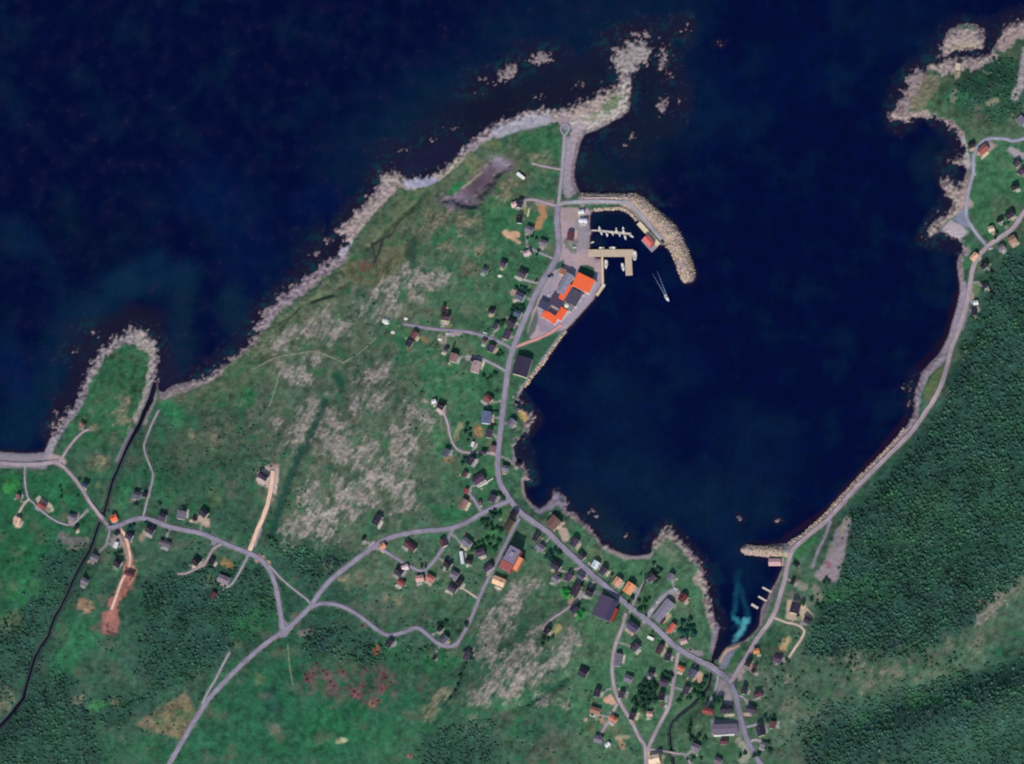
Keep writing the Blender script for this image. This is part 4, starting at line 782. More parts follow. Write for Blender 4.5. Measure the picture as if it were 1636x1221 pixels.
def house(u, v, L, Wd, deg, h, rc, wc, label, cat='house', name='house', kind='gable', group='houses of the village', chim=True, ops=True, pitch=.42, big=False, wood=True):
    ang = math.radians(deg)
    if not big and h < 5: h *= 1.3
    b = P(u, v, 0, h * .9)
    o = empty(name, b, ang); tag(o, label, cat, group); YARDS.append((u, v, L, Wd, ang, name))
    sc = PX * (1 if big else .9)
    L, Wd = L * sc, Wd * sc
    wo, rise = shell(o, L, Wd, h, rc, wc, kind, pitch, wood=wood)
    if chim and kind == 'gable':
        k = .22 * L * random.choice((-1, 1))
        MB().box(k-.4, k+.4, -.4, .4, h+rise*.6, h+rise+1.1).box(k-.5, k+.5, -.5, .5, h+rise+1.1, h+rise+1.25).build('chimney', mat((130,96,86), .9, .1, .2, 2, kind='brick'), o)
    if ops: openings(o, L, Wd, h, ang, big)
    return o
def shed(u, v, L, Wd, deg, h, rc, wc, label, cat='shed', kind='gable', ops=True):
    o = house(u, v, L, Wd, deg, h, rc, wc, label, cat, 'shed', kind, 'sheds and outbuildings', chim=False, ops=False, pitch=.4)
    if ops:
        a = math.radians(deg); sg = 1 if (-math.sin(a))*VIEW[0] + math.cos(a)*VIEW[1] > 0 else -1
        put('door', DOORM, (0, sg*(Wd*PX*.9/2+.05), 0.05), 0, o)
    return o

# ------------------------------------------------------------------ houses (pixel place of the roof, size in pixels, turn, eaves height)
H, D = house, shed
# west settlement
D(28.5,794,7,6,-80,2.6,SA,REDW,'small reddish shed beside the forked farm track at the west edge')
H(67,808,13,9,-32,3.4,RD,REDW,'bright red roofed farmhouse in a pale gravel yard at the west edge')
H(27.5,833,12,9,70,3.2,(220,178,156),CREAMW,'pale beige roofed house at the end of the western farm track')
H(115,827,14,8,-18,3.0,PG,PINKW,'low grey roofed house where the western farm track bends to the river')
D(121,843.5,7,5,40,2.4,BK,BROWNW,'black roofed shed under the bend of the western farm track')
H(182,828,11,11,20,3.6,OR,WHITE,'square bright orange roofed house beside the river bridge')
H(218,791,12,10,-20,3.4,SL,GREYW,'slate roofed house left of the footpath leading north along the river')
D(231,791,6,7,70,2.6,BK,BROWNW,'small black roofed shed on the river footpath beside the slate roofed house')
H(259,826,13,12,-18,3.6,PD,WHITE,'dark purple roofed house above the road, first east of the river footpath')
H(289,823,14,13,80,3.8,PG,WHITE,'grey purple roofed house above the road, second east of the river footpath')
H(240,847,14,11,-28,3.4,ND,GREYW,'dark roofed house just below the road near the junction with the river footpath')
H(188,900,12,12,-25,3.4,BK,WHITE,'black roofed square house beside the peach dirt track west of the bare soil')
D(206,917,16,7,-20,3.0,MR,BROWNW,'long dark maroon shed standing on bare reddish soil','shed')
H(206,857,12,10,-25,3.2,PD,WHITE,'dark roofed white house east of the peach dirt track top')
D(187,852,7,6,30,2.4,BK,BROWNW,'small black shed in the trees at the top of the peach dirt track')
D(185,871,10,6,70,2.4,WH,WHITE,'bright white roofed shed in the gravel yard beside the peach dirt track')
H(151.5,892,13,11,-25,3.2,PG,PINKW,'grey roofed house alone close to the east bank of the river')
H(135.5,929.5,12,10,-28,3.2,PG,WHITE,'small grey purple roofed house lowest on the east bank of the river')
D(263.5,868.6,20,8,-16,3.0,(96,86,98),GREYW,'long low grey brown roofed barn south of the road in the scrub','barn')
D(136.5,774,10,8,-25,3.0,(38,52,76),GREYW,'dark blue roofed shed in the meadow between beach road and river')
H(131.5,679,8,7,-35,2.8,SA,REDW,'small pinkish cabin alone on the western headland above the cove',cat='cabin')
H(420.5,761,17,11,-30,3.6,ND,WHITE,'dark roofed house alone on the pale gravel plot at the end of the beige track')
H(325.5,820,13,12,-40,3.6,ND,CREAMW,'dark roofed house with pale forecourt, third east of the river footpath')
D(311,829,7,5,-40,2.5,BK,BROWNW,'small black shed left of the house with pale forecourt')
H(313.5,898,12,11,-32,3.4,BK,WHITE,'black roofed house at the end of a gravel drive south of the western road')
D(338,897,11,8,62,2.8,BK,BROWNW,'black roofed garage beside the gravel drive south of the western road','garage')
H(357,926,19,13,-22,3.2,(128,116,128),PINKW,'large pale grey roofed house at the end of a straight drive, south west')
D(340,951,11,8,58,2.8,MR,BROWNW,'maroon roofed shed at the forest edge below the pale grey roofed house')
# middle village, western road
H(602.5,830.5,18,11,60,3.6,ND,WHITE,'long dark roofed house on a short drive north of the curved road')
D(581,861,6,6,0,2.5,BK,WHITE,'tiny black shed left of the curved road at the short drive')
H(611,872.5,10,9,30,2.8,(206,140,110),PINKW,'small orange pink roofed cabin in the crook of the curved road',cat='cabin')
H(655,872.5,22,10,-38,3.4,MR,CREAMW,'long maroon roofed house just below the curved road')
H(708,867.5,13,10,-65,3.2,MR,WHITE,'maroon roofed house left of the lane fork below the curved road')
H(746,867,16,12,-38,3.4,PG,WHITE,'grey purple roofed house right of the lane fork below the curved road')
H(767.5,883,14,13,20,3.4,MG,WHITE,'plum roofed house among the green gardens west of the straight lane')
D(738,891,21,5,-82,2.2,WH,WHITE,'long narrow bright white roofed shed in a garden','shed',ops=False)
D(749,896,11,9,-10,2.8,BK,BROWNW,'black roofed shed touching the south end of the long white shed')
H(715,901.5,13,12,-30,3.4,BK,WHITE,'black roofed house on the bend of the inner lane')
H(725.5,919,13,12,-30,3.4,PG,WHITE,'grey roofed house behind the black roofed one on the inner lane')
H(733,931.5,12,10,58,3.4,BK,GREYW,'very dark roofed house behind the grey roofed house in the inner cluster')
H(723,940.5,15,10,-30,3.2,PD,WHITE,'dark purple roofed house lowest in the inner cluster')
H(780,907,16,10,35,3.2,PD,WHITE,'dark purple roofed house beside the straight lane across from the tall red building')
H(637.5,914,14,12,-30,3.4,ND,WHITE,'navy roofed house at the west end of the inner lane')
D(647,907,11,8,20,2.8,(222,196,200),WHITE,'pinkish white roofed garage attached to the lane beside the navy roofed house','garage')
H(640.5,931,12,8,-30,2.8,RD,REDW,'red roofed cabin behind the navy roofed house on the inner lane',cat='cabin')
H(670.5,924.5,13,10,10,3.2,(200,150,146),WHITE,'pale pink roofed house, left of the pair below the inner lane')
H(687.5,924,14,10,-28,3.2,(176,104,100),WHITE,'pale red roofed house, right of the pair below the inner lane')
H(740,806,18,10,62,3.4,SA,CREAMW,'salmon brown roofed house west of the road junction')
D(744,784.5,8,6,60,2.6,RD,REDW,'small red roofed shed at the top of the drive above the salmon brown roofed house')
H(786,796.5,13,12,70,3.4,PD,WHITE,'dark purple roofed house inside the main road junction')
D(766,803,5,5,20,2.3,BR,BROWNW,'tiny brown shed beside the drive near the main road junction')
H(797,929,21,14,-22,3.2,(226,184,150),WHITE,'peach roofed house with a white front beside the straight lane')
H(813,839,20,11,58,3.4,(70,60,52),YELW,'olive brown roofed house with a cream front at the top of the straight lane')
D(820.5,822.5,15,10,58,3.2,BK,GREYW,'black roofed garage between the olive brown roofed house and the main road','garage')
H(621.5,1028.5,13,10,60,3.2,ND,WHITE,'dark roofed house just south of the winding southern lane')
H(709.5,1021,13,11,50,3.2,SL,CREAMW,'slate blue roofed house inside the bend of the southern lane')
D(702.5,1005,8,8,40,2.8,BK,WHITE,'small black roofed shed in trees above the southern lane bend')
H(746,1048,15,10,68,3.2,PD,WHITE,'dark purple roofed house at the east end of the southern lane below the straight lane')
D(694,1052,6,5,40,2.3,BK,WHITE,'tiny black shed south of the southern lane end')
# north village
H(711.5,507,14,11,-10,4.4,(66,48,62),CREAMW,'tall dark maroon roofed house north of the narrow western side road')
D(708,494,13,5,80,3.0,(72,46,56),BROWNW,'narrow dark annex shed running north from the tall maroon roofed house')
H(661.5,535,12,10,58,3.2,(110,66,66),CREAMW,'red brown roofed house, upper of the joined pair near the end of the side road')
H(654,548,12,10,58,3.2,ND,CREAMW,'navy roofed house, lower of the joined pair near the end of the side road')
H(724.5,571.5,14,12,72,3.6,SA,WHITE,'salmon roofed house with white walls south of the side road')
D(712.5,558.5,8,7,-20,2.6,PD,WHITE,'small purple roofed shed left of the salmon roofed house')
H(760,586,20,14,75,3.6,(166,140,142),WHITE,'large pinkish grey roofed house at the end of the short drive')
D(757,576,11,6,-15,3.2,ND,WHITE,'dark roofed annex at the north end of the large pinkish grey roofed house')
H(784,556.5,13,12,62,3.4,PD,CREAMW,'dark purple roofed house with a cream wall between side road and main road')
D(774,545,8,7,-20,2.6,(96,72,84),WHITE,'small mauve roofed shed right beside the side road')
D(785.5,497,10,8,-10,2.8,BK,WHITE,'black roofed hut alone in the grass west of the blue roofed houses')
D(791.5,521,11,8,62,2.8,PD,WHITE,'dark purple shed above the junction of side road and main road')
H(834.5,437.5,14,12,-30,3.4,PD,CREAMW,'dark purple roofed house across the road from the grey factory hall')
H(830.5,473.5,15,13,-25,3.6,SL,WHITE,'slate roofed house with a pink terrace beside the main road')
H(827,501,12,11,-20,3.2,(64,84,104),WHITE,'blue slate roofed house beside the main road in dark trees')
H(817.5,515.5,14,13,-25,3.6,ND,CREAMW,'navy roofed house between the blue slate roofed house and the side road')
H(810,535,16,12,68,3.6,PD,CREAMW,'dark purple roofed house in the corner of side road and main road')
D(775,432,9,8,-20,2.8,SL,WHITE,'slate roofed hut alone on the open heath north of the village')
H(704.5,648.5,12,11,-30,3.2,BK,WHITE,'black roofed house at the top of the winding farm track')
D(693,641.5,7,6,20,2.6,WH,WHITE,'small bright white hut left of the black roofed house on the farm track')
H(712.5,723.5,14,10,68,3.2,SL,WHITE,'slate roofed house alone below the bend of the farm track')
H(751.5,736,15,11,58,3.4,ND,WHITE,'navy roofed house with a white front below the farm track')
D(742,758,9,7,60,2.6,MR,WHITE,'small maroon roofed shed above the green garden by the magenta roofed house')
H(764.5,766,20,14,32,3.6,MG,WHITE,'long magenta roofed house with a white fence beside the main road')
H(780,637.5,13,11,-40,3.2,(120,66,72),CREAMW,'red and cream house near the main road above the blue grey roofed building')
H(776.5,667,21,15,86,4.2,(92,104,136),WHITE,'long blue grey roofed building with white gables beside the main road')
H(781,692.5,15,10,80,3.4,PD,CREAMW,'dark purple roofed house beside a patch of brown soil west of the main road')
H(787,717.5,11,9,80,3.2,(120,92,100),CREAMW,'small mauve roofed house at the mouth of the farm track')
D(773,722,9,6,-15,2.6,ND,WHITE,'dark shed on the farm track near its mouth')
D(755,710,8,4,70,2.2,WH,WHITE,'tiny white shed in the grass north of the farm track')
H(817,676,14,11,52,3.4,PG,WHITE,'grey purple roofed house with white gables between main road and bay')
H(807,748.5,12,9,-12,3.2,PG,WHITE,'grey purple roofed house on the bay side of the main road above the junction')
D(827,741.5,7,6,-10,2.5,BK,BROWNW,'black boathouse on the rocky shore east of the main road','boathouse')
# harbour north
H(830,326.5,11,9,75,3.4,ND,WHITE,'dark roofed house beside the gravel turning place north of the harbour')
D(821,327,9,8,20,2.8,(204,176,172),WHITE,'pale pink roofed annex west of the dark roofed house north of the harbour')
H(829.8,350,14,9,86,3.4,BK,WHITE,'black roofed house in a column of houses below the gravel turning place')
H(845.5,367,13,11,-22,3.2,PG,CREAMW,'grey purple roofed house in the meadow west of the harbour road')
H(867.5,388.5,13,10,-22,3.2,(110,104,116),CREAMW,'grey roofed house closest to the harbour road')
H(842,404.5,12,8,22,2.8,(196,168,172),WHITE,'pale pinkish roofed house beside the short drive west of the harbour road')
H(804,421.5,11,10,-25,3.2,PD,WHITE,'dark roofed white house alone in the grass north west of the factory')
D(931.5,352.5,14,6,-2,2.6,(214,212,224),WHITE,'long white shed on the gravel yard at the inner harbour','shed')
D(928.5,338.5,9,6,10,2.4,WH,WHITE,'small white shed on the gravel below the breakwater road')
H(911,377.5,15,10,85,2.8,(96,58,72),REDW,'dark maroon roofed store on the harbour yard',cat='store',name='store',chim=False)
# by the bay
H(856.5,859,12,9,58,3.2,ND,CREAMW,'navy roofed house south of the main road, across from the brown hall, upper of two')
H(863,875,14,11,-35,3.2,PG,CREAMW,'grey purple roofed house, lower of two across from the brown hall')
H(917.5,866.5,15,12,58,3.6,PD,WHITE,'dark purple roofed house with a cream front on the bay side of the main road')
H(929,889,12,10,-45,3.0,PD,WHITE,'purple roofed house on the bay side just below the cream fronted one')
H(951,902.5,13,11,58,3.2,(206,216,222),WHITE,'pale blue white roofed house on the bay side of the main road')
H(963.5,912.5,13,11,52,3.4,PD,WHITE,'dark purple roofed house with white patio next to the pale blue white roofed house')
H(986,930,15,12,55,3.4,PE,WHITE,'plain peach roofed house, smaller of the two peach roofs by the main road')
H(1005,940,19,15,58,3.8,(220,146,104),WHITE,'bright orange peach roofed house, larger of the two by the main road')
H(1040,923,14,12,38,3.4,PD,WHITE,'dark purple roofed house at the top of the drive above the long shop')
H(1071.5,922,12,10,60,3.2,PG,WHITE,'grey purple roofed house with white walls nearest the eastern shore')
H(888,904,17,12,-35,3.6,ND,CREAMW,'large navy roofed house south of the main road bend')
H(888,925,13,11,-30,3.2,PG,WHITE,'grey roofed house behind the large navy roofed house')
H(908.5,923,14,10,60,3.4,MG,WHITE,'plum roofed house beside the small gravel spur south of the main road')
H(928,921.5,12,9,-38,3.0,SL,WHITE,'low blue grey roofed house against the main road by the gravel lane')
H(920,943,22,13,60,3.8,(52,42,62),CREAMW,'long dark roofed house on the gravel lane above the lime green tree')
H(942.5,946,14,13,-20,3.4,BK,WHITE,'black roofed house between the gravel lane and the big store')
D(917.5,973,13,11,40,3.0,ND,GREYW,'navy roofed garage on the south side of the gravel lane','garage')
H(874,1008,11,9,45,3.0,BK,CREAMW,'black roofed house at the low end of the gravel lane')
H(1011,1002,19,13,-37,3.8,(76,68,96),GREYW,'big dark slate roofed house south of the main road opposite the shop')
H(1091,955.5,14,12,50,3.2,(92,44,52),CREAMW,'maroon striped roofed house behind the shop yard')
H(1072.5,1003.5,17,9,52,3.2,(190,96,80),PINKW,'narrow orange red roofed house south east of the shop')
H(1092,1024.5,12,9,20,3.0,(176,148,152),WHITE,'pinkish grey roofed house beside the main road near the river mouth')
H(1014.5,1034,14,12,45,3.4,PD,WHITE,'dark purple roofed house in the garden south of the big slate roofed house')
H(1054,1037.5,16,9,62,3.2,(72,46,64),YELW,'narrow dark red purple roofed house against the south side of the main road')
H(1067,1049.5,14,9,76,3.2,ND,WHITE,'dark roofed house beside the corner of the eastern village lane')
H(987.5,1054.5,22,10,82,3.0,PG,WHITE,'long grey roofed house beside the upper western village lane')
H(931.5,1075,15,14,-25,3.6,ND,CREAMW,'navy roofed house alone on the slope west of the village lanes')
H(1004,1085,14,12,-20,3.2,PG,YELW,'grey purple roofed house with a yellow front between the two village lanes')
H(1040,1076,11,9,-20,3.2,ND,WHITE,'small dark roofed house in the middle of the gardens between the lanes')
H(1088,1068,12,8,-20,2.8,(190,110,84),WHITE,'small orange roofed house right of the eastern village lane')
H(1106,1076,14,13,60,3.2,SL,WHITE,'slate roofed house with an orange yard beside the stream')
H(1061,1091,13,12,-10,3.2,MG,WHITE,'plum roofed house left of the eastern village lane in dark trees')
H(1096,1103,14,10,70,3.2,PD,WHITE,'dark purple roofed house in the grove right of the eastern village lane')
H(1057,1112.5,15,9,82,3.4,BK,WHITE,'narrow black roofed house with white sides at the eastern village lane')
H(954,1107,14,10,75,3.2,ND,WHITE,'dark roofed house left of the peach gravel patch at the western lane')
H(993,1110,12,9,75,3.2,PD,WHITE,'dark purple roofed house right of the western lane at the peach gravel patch')
H(951,1135.5,17,10,-15,3.2,TE,CREAMW,'terracotta roofed house west of the side lane')
H(980,1149,13,9,-30,3.0,(192,112,92),WHITE,'terracotta and white roofed house between the side lane and the western lane')
H(1010,1144,14,9,72,3.4,ND,YELW,'navy roofed house right of the western lane with a pale green lawn')
H(1038,1141,10,8,0,2.8,(196,150,150),WHITE,'small pinkish white roofed house between the converging lanes')
H(956,1181.5,14,12,-15,3.2,PG,GREYW,'grey purple roofed house at the low end of the side lane')
D(970.5,1190,9,6,42,2.4,WH,WHITE,'small bright white shed beside the lowest house of the side lane')
H(1131,1136.5,17,10,-15,3.2,RD,REDW,'bright red roofed house beside the stream')
H(1160.5,1134,20,12,5,3.4,ND,GREYW,'wide navy roofed house at the west side of the southern main road')
H(1156.5,1185,13,9,0,3.0,MR,WHITE,'maroon roofed house right under the white wall of the big grey hall')
H(1111.5,1194.5,14,12,-25,3.2,PG,WHITE,'grey purple roofed house in the trees east of the stream at the bottom edge')
H(1147,1216,12,10,-25,3.2,(110,90,110),WHITE,'mauve roofed house cut by the bottom edge beside the main road')
H(1045,1213,18,14,10,3.6,(222,196,170),CREAMW,'cream roofed house cut by the bottom edge where the two lanes meet')
H(1189,1103,13,9,82,3.4,ND,WHITE,'navy roofed house right of the main road bend south of the bridge')
H(1211,1109.5,14,10,20,3.2,MR,WHITE,'maroon roofed house uphill of the navy roofed one south of the bridge')
H(1200,1134,17,11,-12,3.4,PD,GREYW,'wide dark purple roofed house right of the southern main road')
H(1214.5,1167.5,18,12,-72,3.6,ND,CREAMW,'large navy roofed house right of the southern main road at the short drive')
H(1234,1158.5,12,10,80,3.2,(100,64,64),WHITE,'brown red roofed house against the hill behind the large navy one')
D(1219,1190,9,8,-20,2.8,PG,GREYW,'small grey purple shed lowest on the right of the southern main road')
# east shore
H(1242.5,1053,14,13,-20,3.4,MG,WHITE,'plum roofed house at the end of the cream coloured track')
D(1208.5,1040.5,10,8,10,2.6,(206,132,88),WHITE,'small orange roofed shed right of the eastern shore road')
H(1195,1060,10,9,60,3.0,BK,WHITE,'black roofed house beside the shore road close to the bridge')
D(1204,1071.5,7,6,30,2.4,BK,BROWNW,'tiny black shed uphill of the black roofed house close to the bridge')
H(1270.5,971.5,18,16,75,3.8,ND,CREAMW,'big navy roofed house on the cream plot above the small jetties')
D(1290.5,991,13,10,-25,3.0,ND,GREYW,'navy roofed garage at the corner of the cream plot','garage')
H(1238,898.5,21,12,0,3.2,(186,152,154),REDW,'pink and grey roofed boathouse on the water beside the stone mole',cat='boathouse',name='boathouse',chim=False)
D(1271.5,902,11,6,-30,2.6,BK,WHITE,'black shed above the shore road near the stone mole')
D(1266.5,930,9,6,60,2.6,BK,WHITE,'black shed right of the shore road above the jetties')
# north-east
H(1570.5,239,17,12,40,3.4,(146,88,82),(206,140,96),'brown red roofed house on the north east bend road')
D(1552,231.5,10,8,20,2.8,BK,BROWNW,'black shed by the shore left of the brown red roofed house')
H(1624.5,261,12,10,40,3.2,PD,WHITE,'dark purple roofed house at the right edge north, uppermost of three')
H(1631,275,11,10,50,3.2,MG,WHITE,'plum roofed house touching the right edge north, middle of three')
H(1621,299,11,9,30,3.2,BK,WHITE,'black roofed house at the right edge north, lowest of three')
H(1613,343.5,15,11,35,3.4,ND,CREAMW,'navy roofed house left of the road at the right edge')
D(1597.5,352,11,6,25,2.8,BK,WHITE,'black shed next to the navy roofed house left of the road')
H(1617,383.5,14,12,30,3.2,(150,120,104),CREAMW,'tan brown roofed house right of the road under the forest')
H(1600,396,12,9,30,3.0,PG,WHITE,'grey roofed house right of the road under the forest edge')
H(1583.5,366,10,9,20,3.0,(206,180,160),CREAMW,'beige roofed house in the green field above the road')
H(1572.5,424.5,12,9,40,3.2,BK,WHITE,'black roofed house right of the shore road north')
D(1574.5,456.5,9,8,30,2.8,ND,WHITE,'dark shed at the forest edge right of the shore road')
H(1556.5,410.5,14,9,50,3.0,(224,176,146),CREAMW,'peach roofed house between shore road and sea at the north east')
D(1559,484,8,7,10,2.6,WH,WHITE,'bright white hut beside the shore road')
D(1556,498,13,8,-85,3.0,ND,GREYW,'navy shed under the white hut beside the shore road')
D(1530.5,106.5,10,8,80,2.6,(206,190,166),CREAMW,'beige hut alone on the north east headland')
H(1631,192,14,13,45,3.0,PG,GREYW,'grey purple roofed building cut by the right edge on the headland',cat='building',name='building',kind='flat',chim=False,ops=False)
# big buildings
house(834,585.5,30,24,74,6.5,(50,45,70),CREAMW,'huge dark roofed warehouse between main road and bay shore','warehouse','warehouse',group=None,chim=False,pitch=.22,big=True)
house(884,835.5,19,17,47,5.5,(112,84,78),CREAMW,'square brown roofed hall with a cream wall beside the bay','hall','hall',group=None,chim=False,pitch=.22,big=True)
st = house(967,971.5,36,28,66,5.5,(74,64,92),GREYW,'big purple grey roofed store with a rust red side','store','store',group=None,chim=False,kind='flat',big=True)
MB().box(-10.5,10.8,-10.6,-5.2,5.853,6.55).build('roof', mat((60,56,88), .75, .25, .2, .35, kind='roof'), st)
MB().box(-10.5,4.8,-13.8,-9.9,-1.5,4.6).build('annex', mat((140,62,48), .8, .2, .25, .6, kind='wood'), st)
sh = house(1059.3,975.8,38,14.5,52,4.4,(126,120,138),WHITE,'long grey roofed shop beside its parking yard','shop','shop',group=None,chim=False,pitch=.18,big=True)
MB().box(-13.2,-6,-7.4,-5.2,-1.5,3.2).build('porch', mat((70,44,52), .8, .2, .2, .6, kind='wood'), sh)
gh = house(1158,1165,40,15,2,4.6,(108,98,116),WHITE,'wide grey purple roofed hall beside the southern main road','hall','hall',group=None,chim=False,pitch=.14,big=True)
rb = empty('apartment_building', P(815,893,0,12), math.radians(62)); tag(rb, 'tall building with grey and salmon red roofs casting a long dark shadow', 'apartment building')
shell(rb, 27, 13, 13.5, (124,116,140), (176,84,76), 'flat'); openings(rb, 27, 13, 13.5, math.radians(62), True)
MB().box(-13.4, -4.5, -6.4, 6.4, 13.86, 14.3).build('roof', mat((160,88,88), .8, .2, .2, .4, kind='roof'), rb)
MB().box(-8, 7, -11.5, -6.53, -1.5, 8.2).build('annex', mat((214,126,88), .8, .2, .15, .5, kind='wall'), rb)
MB().box(-8.2, 7.2, -11.7, -6.65, 8.21, 8.5).build('roof', mat((226,150,116), .8, .2, .15, .5, kind='roof'), rb)
MB().box(3, 8, -2, 2, 13.86, 15.6).build('stair_tower', mat((150,140,150), .8, .2, .1, .5, kind='wall'), rb)
# the fish factory: joined halls, one thing
fp = empty('fish_factory', P(905,470,0,5)); tag(fp, 'sprawling harbour fish factory of joined halls with bright orange and dark grey roofs', 'factory')
def hall(u, v, L, Wd, deg, h, rc, wc, kind='flat', pitch=.2, big=True):
    b = P(u, v, 0, h)
    wo, rise = shell(fp, L*PX, Wd*PX, h, rc, wc, kind, pitch, b.x-fp.location.x, b.y-fp.location.y, math.radians(deg), wname='hall')
    wo.location.z = b.z - fp.location.z
    a = math.radians(deg)
    if big:
        for k in (-1, 1):
            sg = 1 if (-math.sin(a))*VIEW[0]+math.cos(a)*VIEW[1] > 0 else -1
            put('loading_door', GATEM, (k*L*PX*.25, sg*(Wd*PX/2+.05), .1), 0, wo)
    return wo
hall(932,452,30,23,-26,8.0,(252,104,62),WHITE)
hall(903.5,466.5,28,9,57,6.2,(248,100,62),WHITE,big=False)
hall(916.5,475,24,20,60,7.2,(76,72,92),WHITE)
gw = hall(902.5,453,34,13,60,6.6,(130,130,148),WHITE,'gable',.3)
hall(889,482.5,20,15,-30,5.6,(72,62,84),GREYW); hall(869.5,488,17,13,-30,5.2,(64,64,90),GREYW)
hall(878.5,506.5,25,12,-32,5.8,(252,104,62),WHITE); hall(896.5,501.5,20,11,58,6.1,(246,98,60),WHITE,big=False)
hall(899,434,10,9,-20,4.4,(150,104,84),CREAMW,big=False); hall(910.5,492.5,10,8,-30,4.0,(120,120,134),CREAMW,big=False)
t = P(905,488,0,7) - fp.location
MB().tube(t.x, t.y, -1.5, 6.5, 2.6, 2.6, 20).tube(t.x, t.y, 6.5, 7.3, 2.6, .4, 20).build('tank', mat((206,206,190), .4, .4, .06, .5, kind='paint'), fp)
for k in range(6):
    q = P(925 + 1.6*k + random.uniform(-1,1), 484 - 4.2*k) 
    c = MB().box(-1.1,1.1,-.9,.9,0,1.3).box(-1.2,1.2,-1.0,1.0,1.301,1.42).build('fish_crate', mat((206,206,214), .6, .3, .1, .8, kind='paint'))
    c.location = q; c.rotation_euler = (0,0,random.uniform(0,3)); tag(c, 'pale fish crate in the row along the seaward wall of the orange and grey factory', 'crate', 'fish crates along the factory wall')
# walls and fences
def wall_line(pts, h, th, colr, label, name='wall', cat='wall'):
    o = empty(name, P(*pts[0])); tag(o, label, cat)
    m = MB()
    for a, b in zip(pts[:-1], pts[1:]):
        p, q = P(*a) - o.location, P(*b) - o.location
        d = (q - p); d.z = 0; d.normalize(); n = Vector((-d.y, d.x, 0)) * th / 2
        m.hexa([p-n-Vector((0,0,1)), q-n-Vector((0,0,1)), q+n-Vector((0,0,1)), p+n-Vector((0,0,1)), p-n+Vector((0,0,h)), q-n+Vector((0,0,h)), q+n+Vector((0,0,h)), p+n+Vector((0,0,h))])
    m.build('panel', mat(colr, .8, .2, .1, .8, kind='wall'), o); return o
wall_line([(1141,1176.5),(1158,1175.5),(1174,1174)], 3.0, 1.3, WHITE, 'bright white retaining wall along the south side of the wide grey hall')
wall_line([(764,779),(777,771.5),(788,764.5)], 1.4, .8, WHITE, 'white garden fence below the long magenta roofed house', 'fence', 'fence')
wall_line([(1024,946),(1031,930),(1031,918)], 1.6, 1.6, (40,60,56), 'dark clipped hedge along the drive above the long shop', 'hedge', 'hedge')
wall_line([(721.5,563),(727,548)], 1.6, 1.6, (30,44,44), 'dark hedge leading north from the salmon roofed house', 'hedge', 'hedge')
wall_line([(776,656),(797,658)], 1.5, 1.4, (34,48,48), 'dark hedge at the north end of the long blue grey roofed building', 'hedge', 'hedge')
wall_line([(783,678),(794,680)], 1.5, 1.4, (32,44,46), 'dark hedge at the south end of the long blue grey roofed building', 'hedge', 'hedge')
wall_line([(933,316.5),(950,316.5),(986,316)], 1.6, 1.2, (176,160,160), 'low concrete parapet along the inner half of the great breakwater')

# ------------------------------------------------------------------ yards: gravel by the doors with sunlit wall strips painted in, drives out to the nearest road, worn lawns
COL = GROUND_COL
_rp = np.vstack([smooth_line(q[3], 4) for q in ROADS])
_yr = np.random.RandomState(5)
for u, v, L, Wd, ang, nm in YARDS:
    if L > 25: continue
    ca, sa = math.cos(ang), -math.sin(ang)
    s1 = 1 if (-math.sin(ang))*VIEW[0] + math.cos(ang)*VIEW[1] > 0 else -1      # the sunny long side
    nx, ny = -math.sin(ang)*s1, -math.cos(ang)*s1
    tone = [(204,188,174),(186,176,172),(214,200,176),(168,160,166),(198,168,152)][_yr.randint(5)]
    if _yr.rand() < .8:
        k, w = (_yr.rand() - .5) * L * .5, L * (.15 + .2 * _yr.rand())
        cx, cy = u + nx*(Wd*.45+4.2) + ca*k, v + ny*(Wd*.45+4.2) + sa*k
        stroke([(cx - ca*w, cy - sa*w), (cx + ca*w, cy + sa*w)], 1.9, tone, .9, 1.0, 1.3)  # pale patio patch, also painting the sunlit wall strip into the ground colour
    if nm == 'house' or _yr.rand() < .4:
        a2 = _yr.rand() * 6.28; stroke([(u + math.cos(a2)*L*.9, v + math.sin(a2)*L*.9)], 3 + 3*_yr.rand(), [(52,112,70),(92,116,82),(44,92,64),(110,112,90)][_yr.randint(4)], .6, 3, 4)
    if _yr.rand() < .55:
        a2 = _yr.rand() * 6.28; stroke([(u + math.cos(a2)*L*.8, v + math.sin(a2)*L*.8)], 1.2 + _yr.rand(), [(180,172,164),(70,60,70),(160,130,116),(190,186,160)][_yr.randint(4)], .8, .8, 1)
    d = np.hypot(_rp[:, 0] - u, _rp[:, 1] - v); i = int(d.argmin())
    if 8 < d[i] < 34 and _yr.rand() < .8:
        q = _rp[i]; m = ((u + q[0]) / 2 + 2*_yr.randn(), (v + q[1]) / 2 + 2*_yr.randn())
        stroke([(u + nx*(Wd*.5+3), v + ny*(Wd*.5+3)), m, (q[0], q[1])], 1.5, (164,154,156), .75, 1.0, 1.2)
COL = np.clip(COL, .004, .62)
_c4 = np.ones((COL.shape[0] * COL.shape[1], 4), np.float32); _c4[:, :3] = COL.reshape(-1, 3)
ground.data.attributes['tint'].data.foreach_set('color', _c4.ravel())
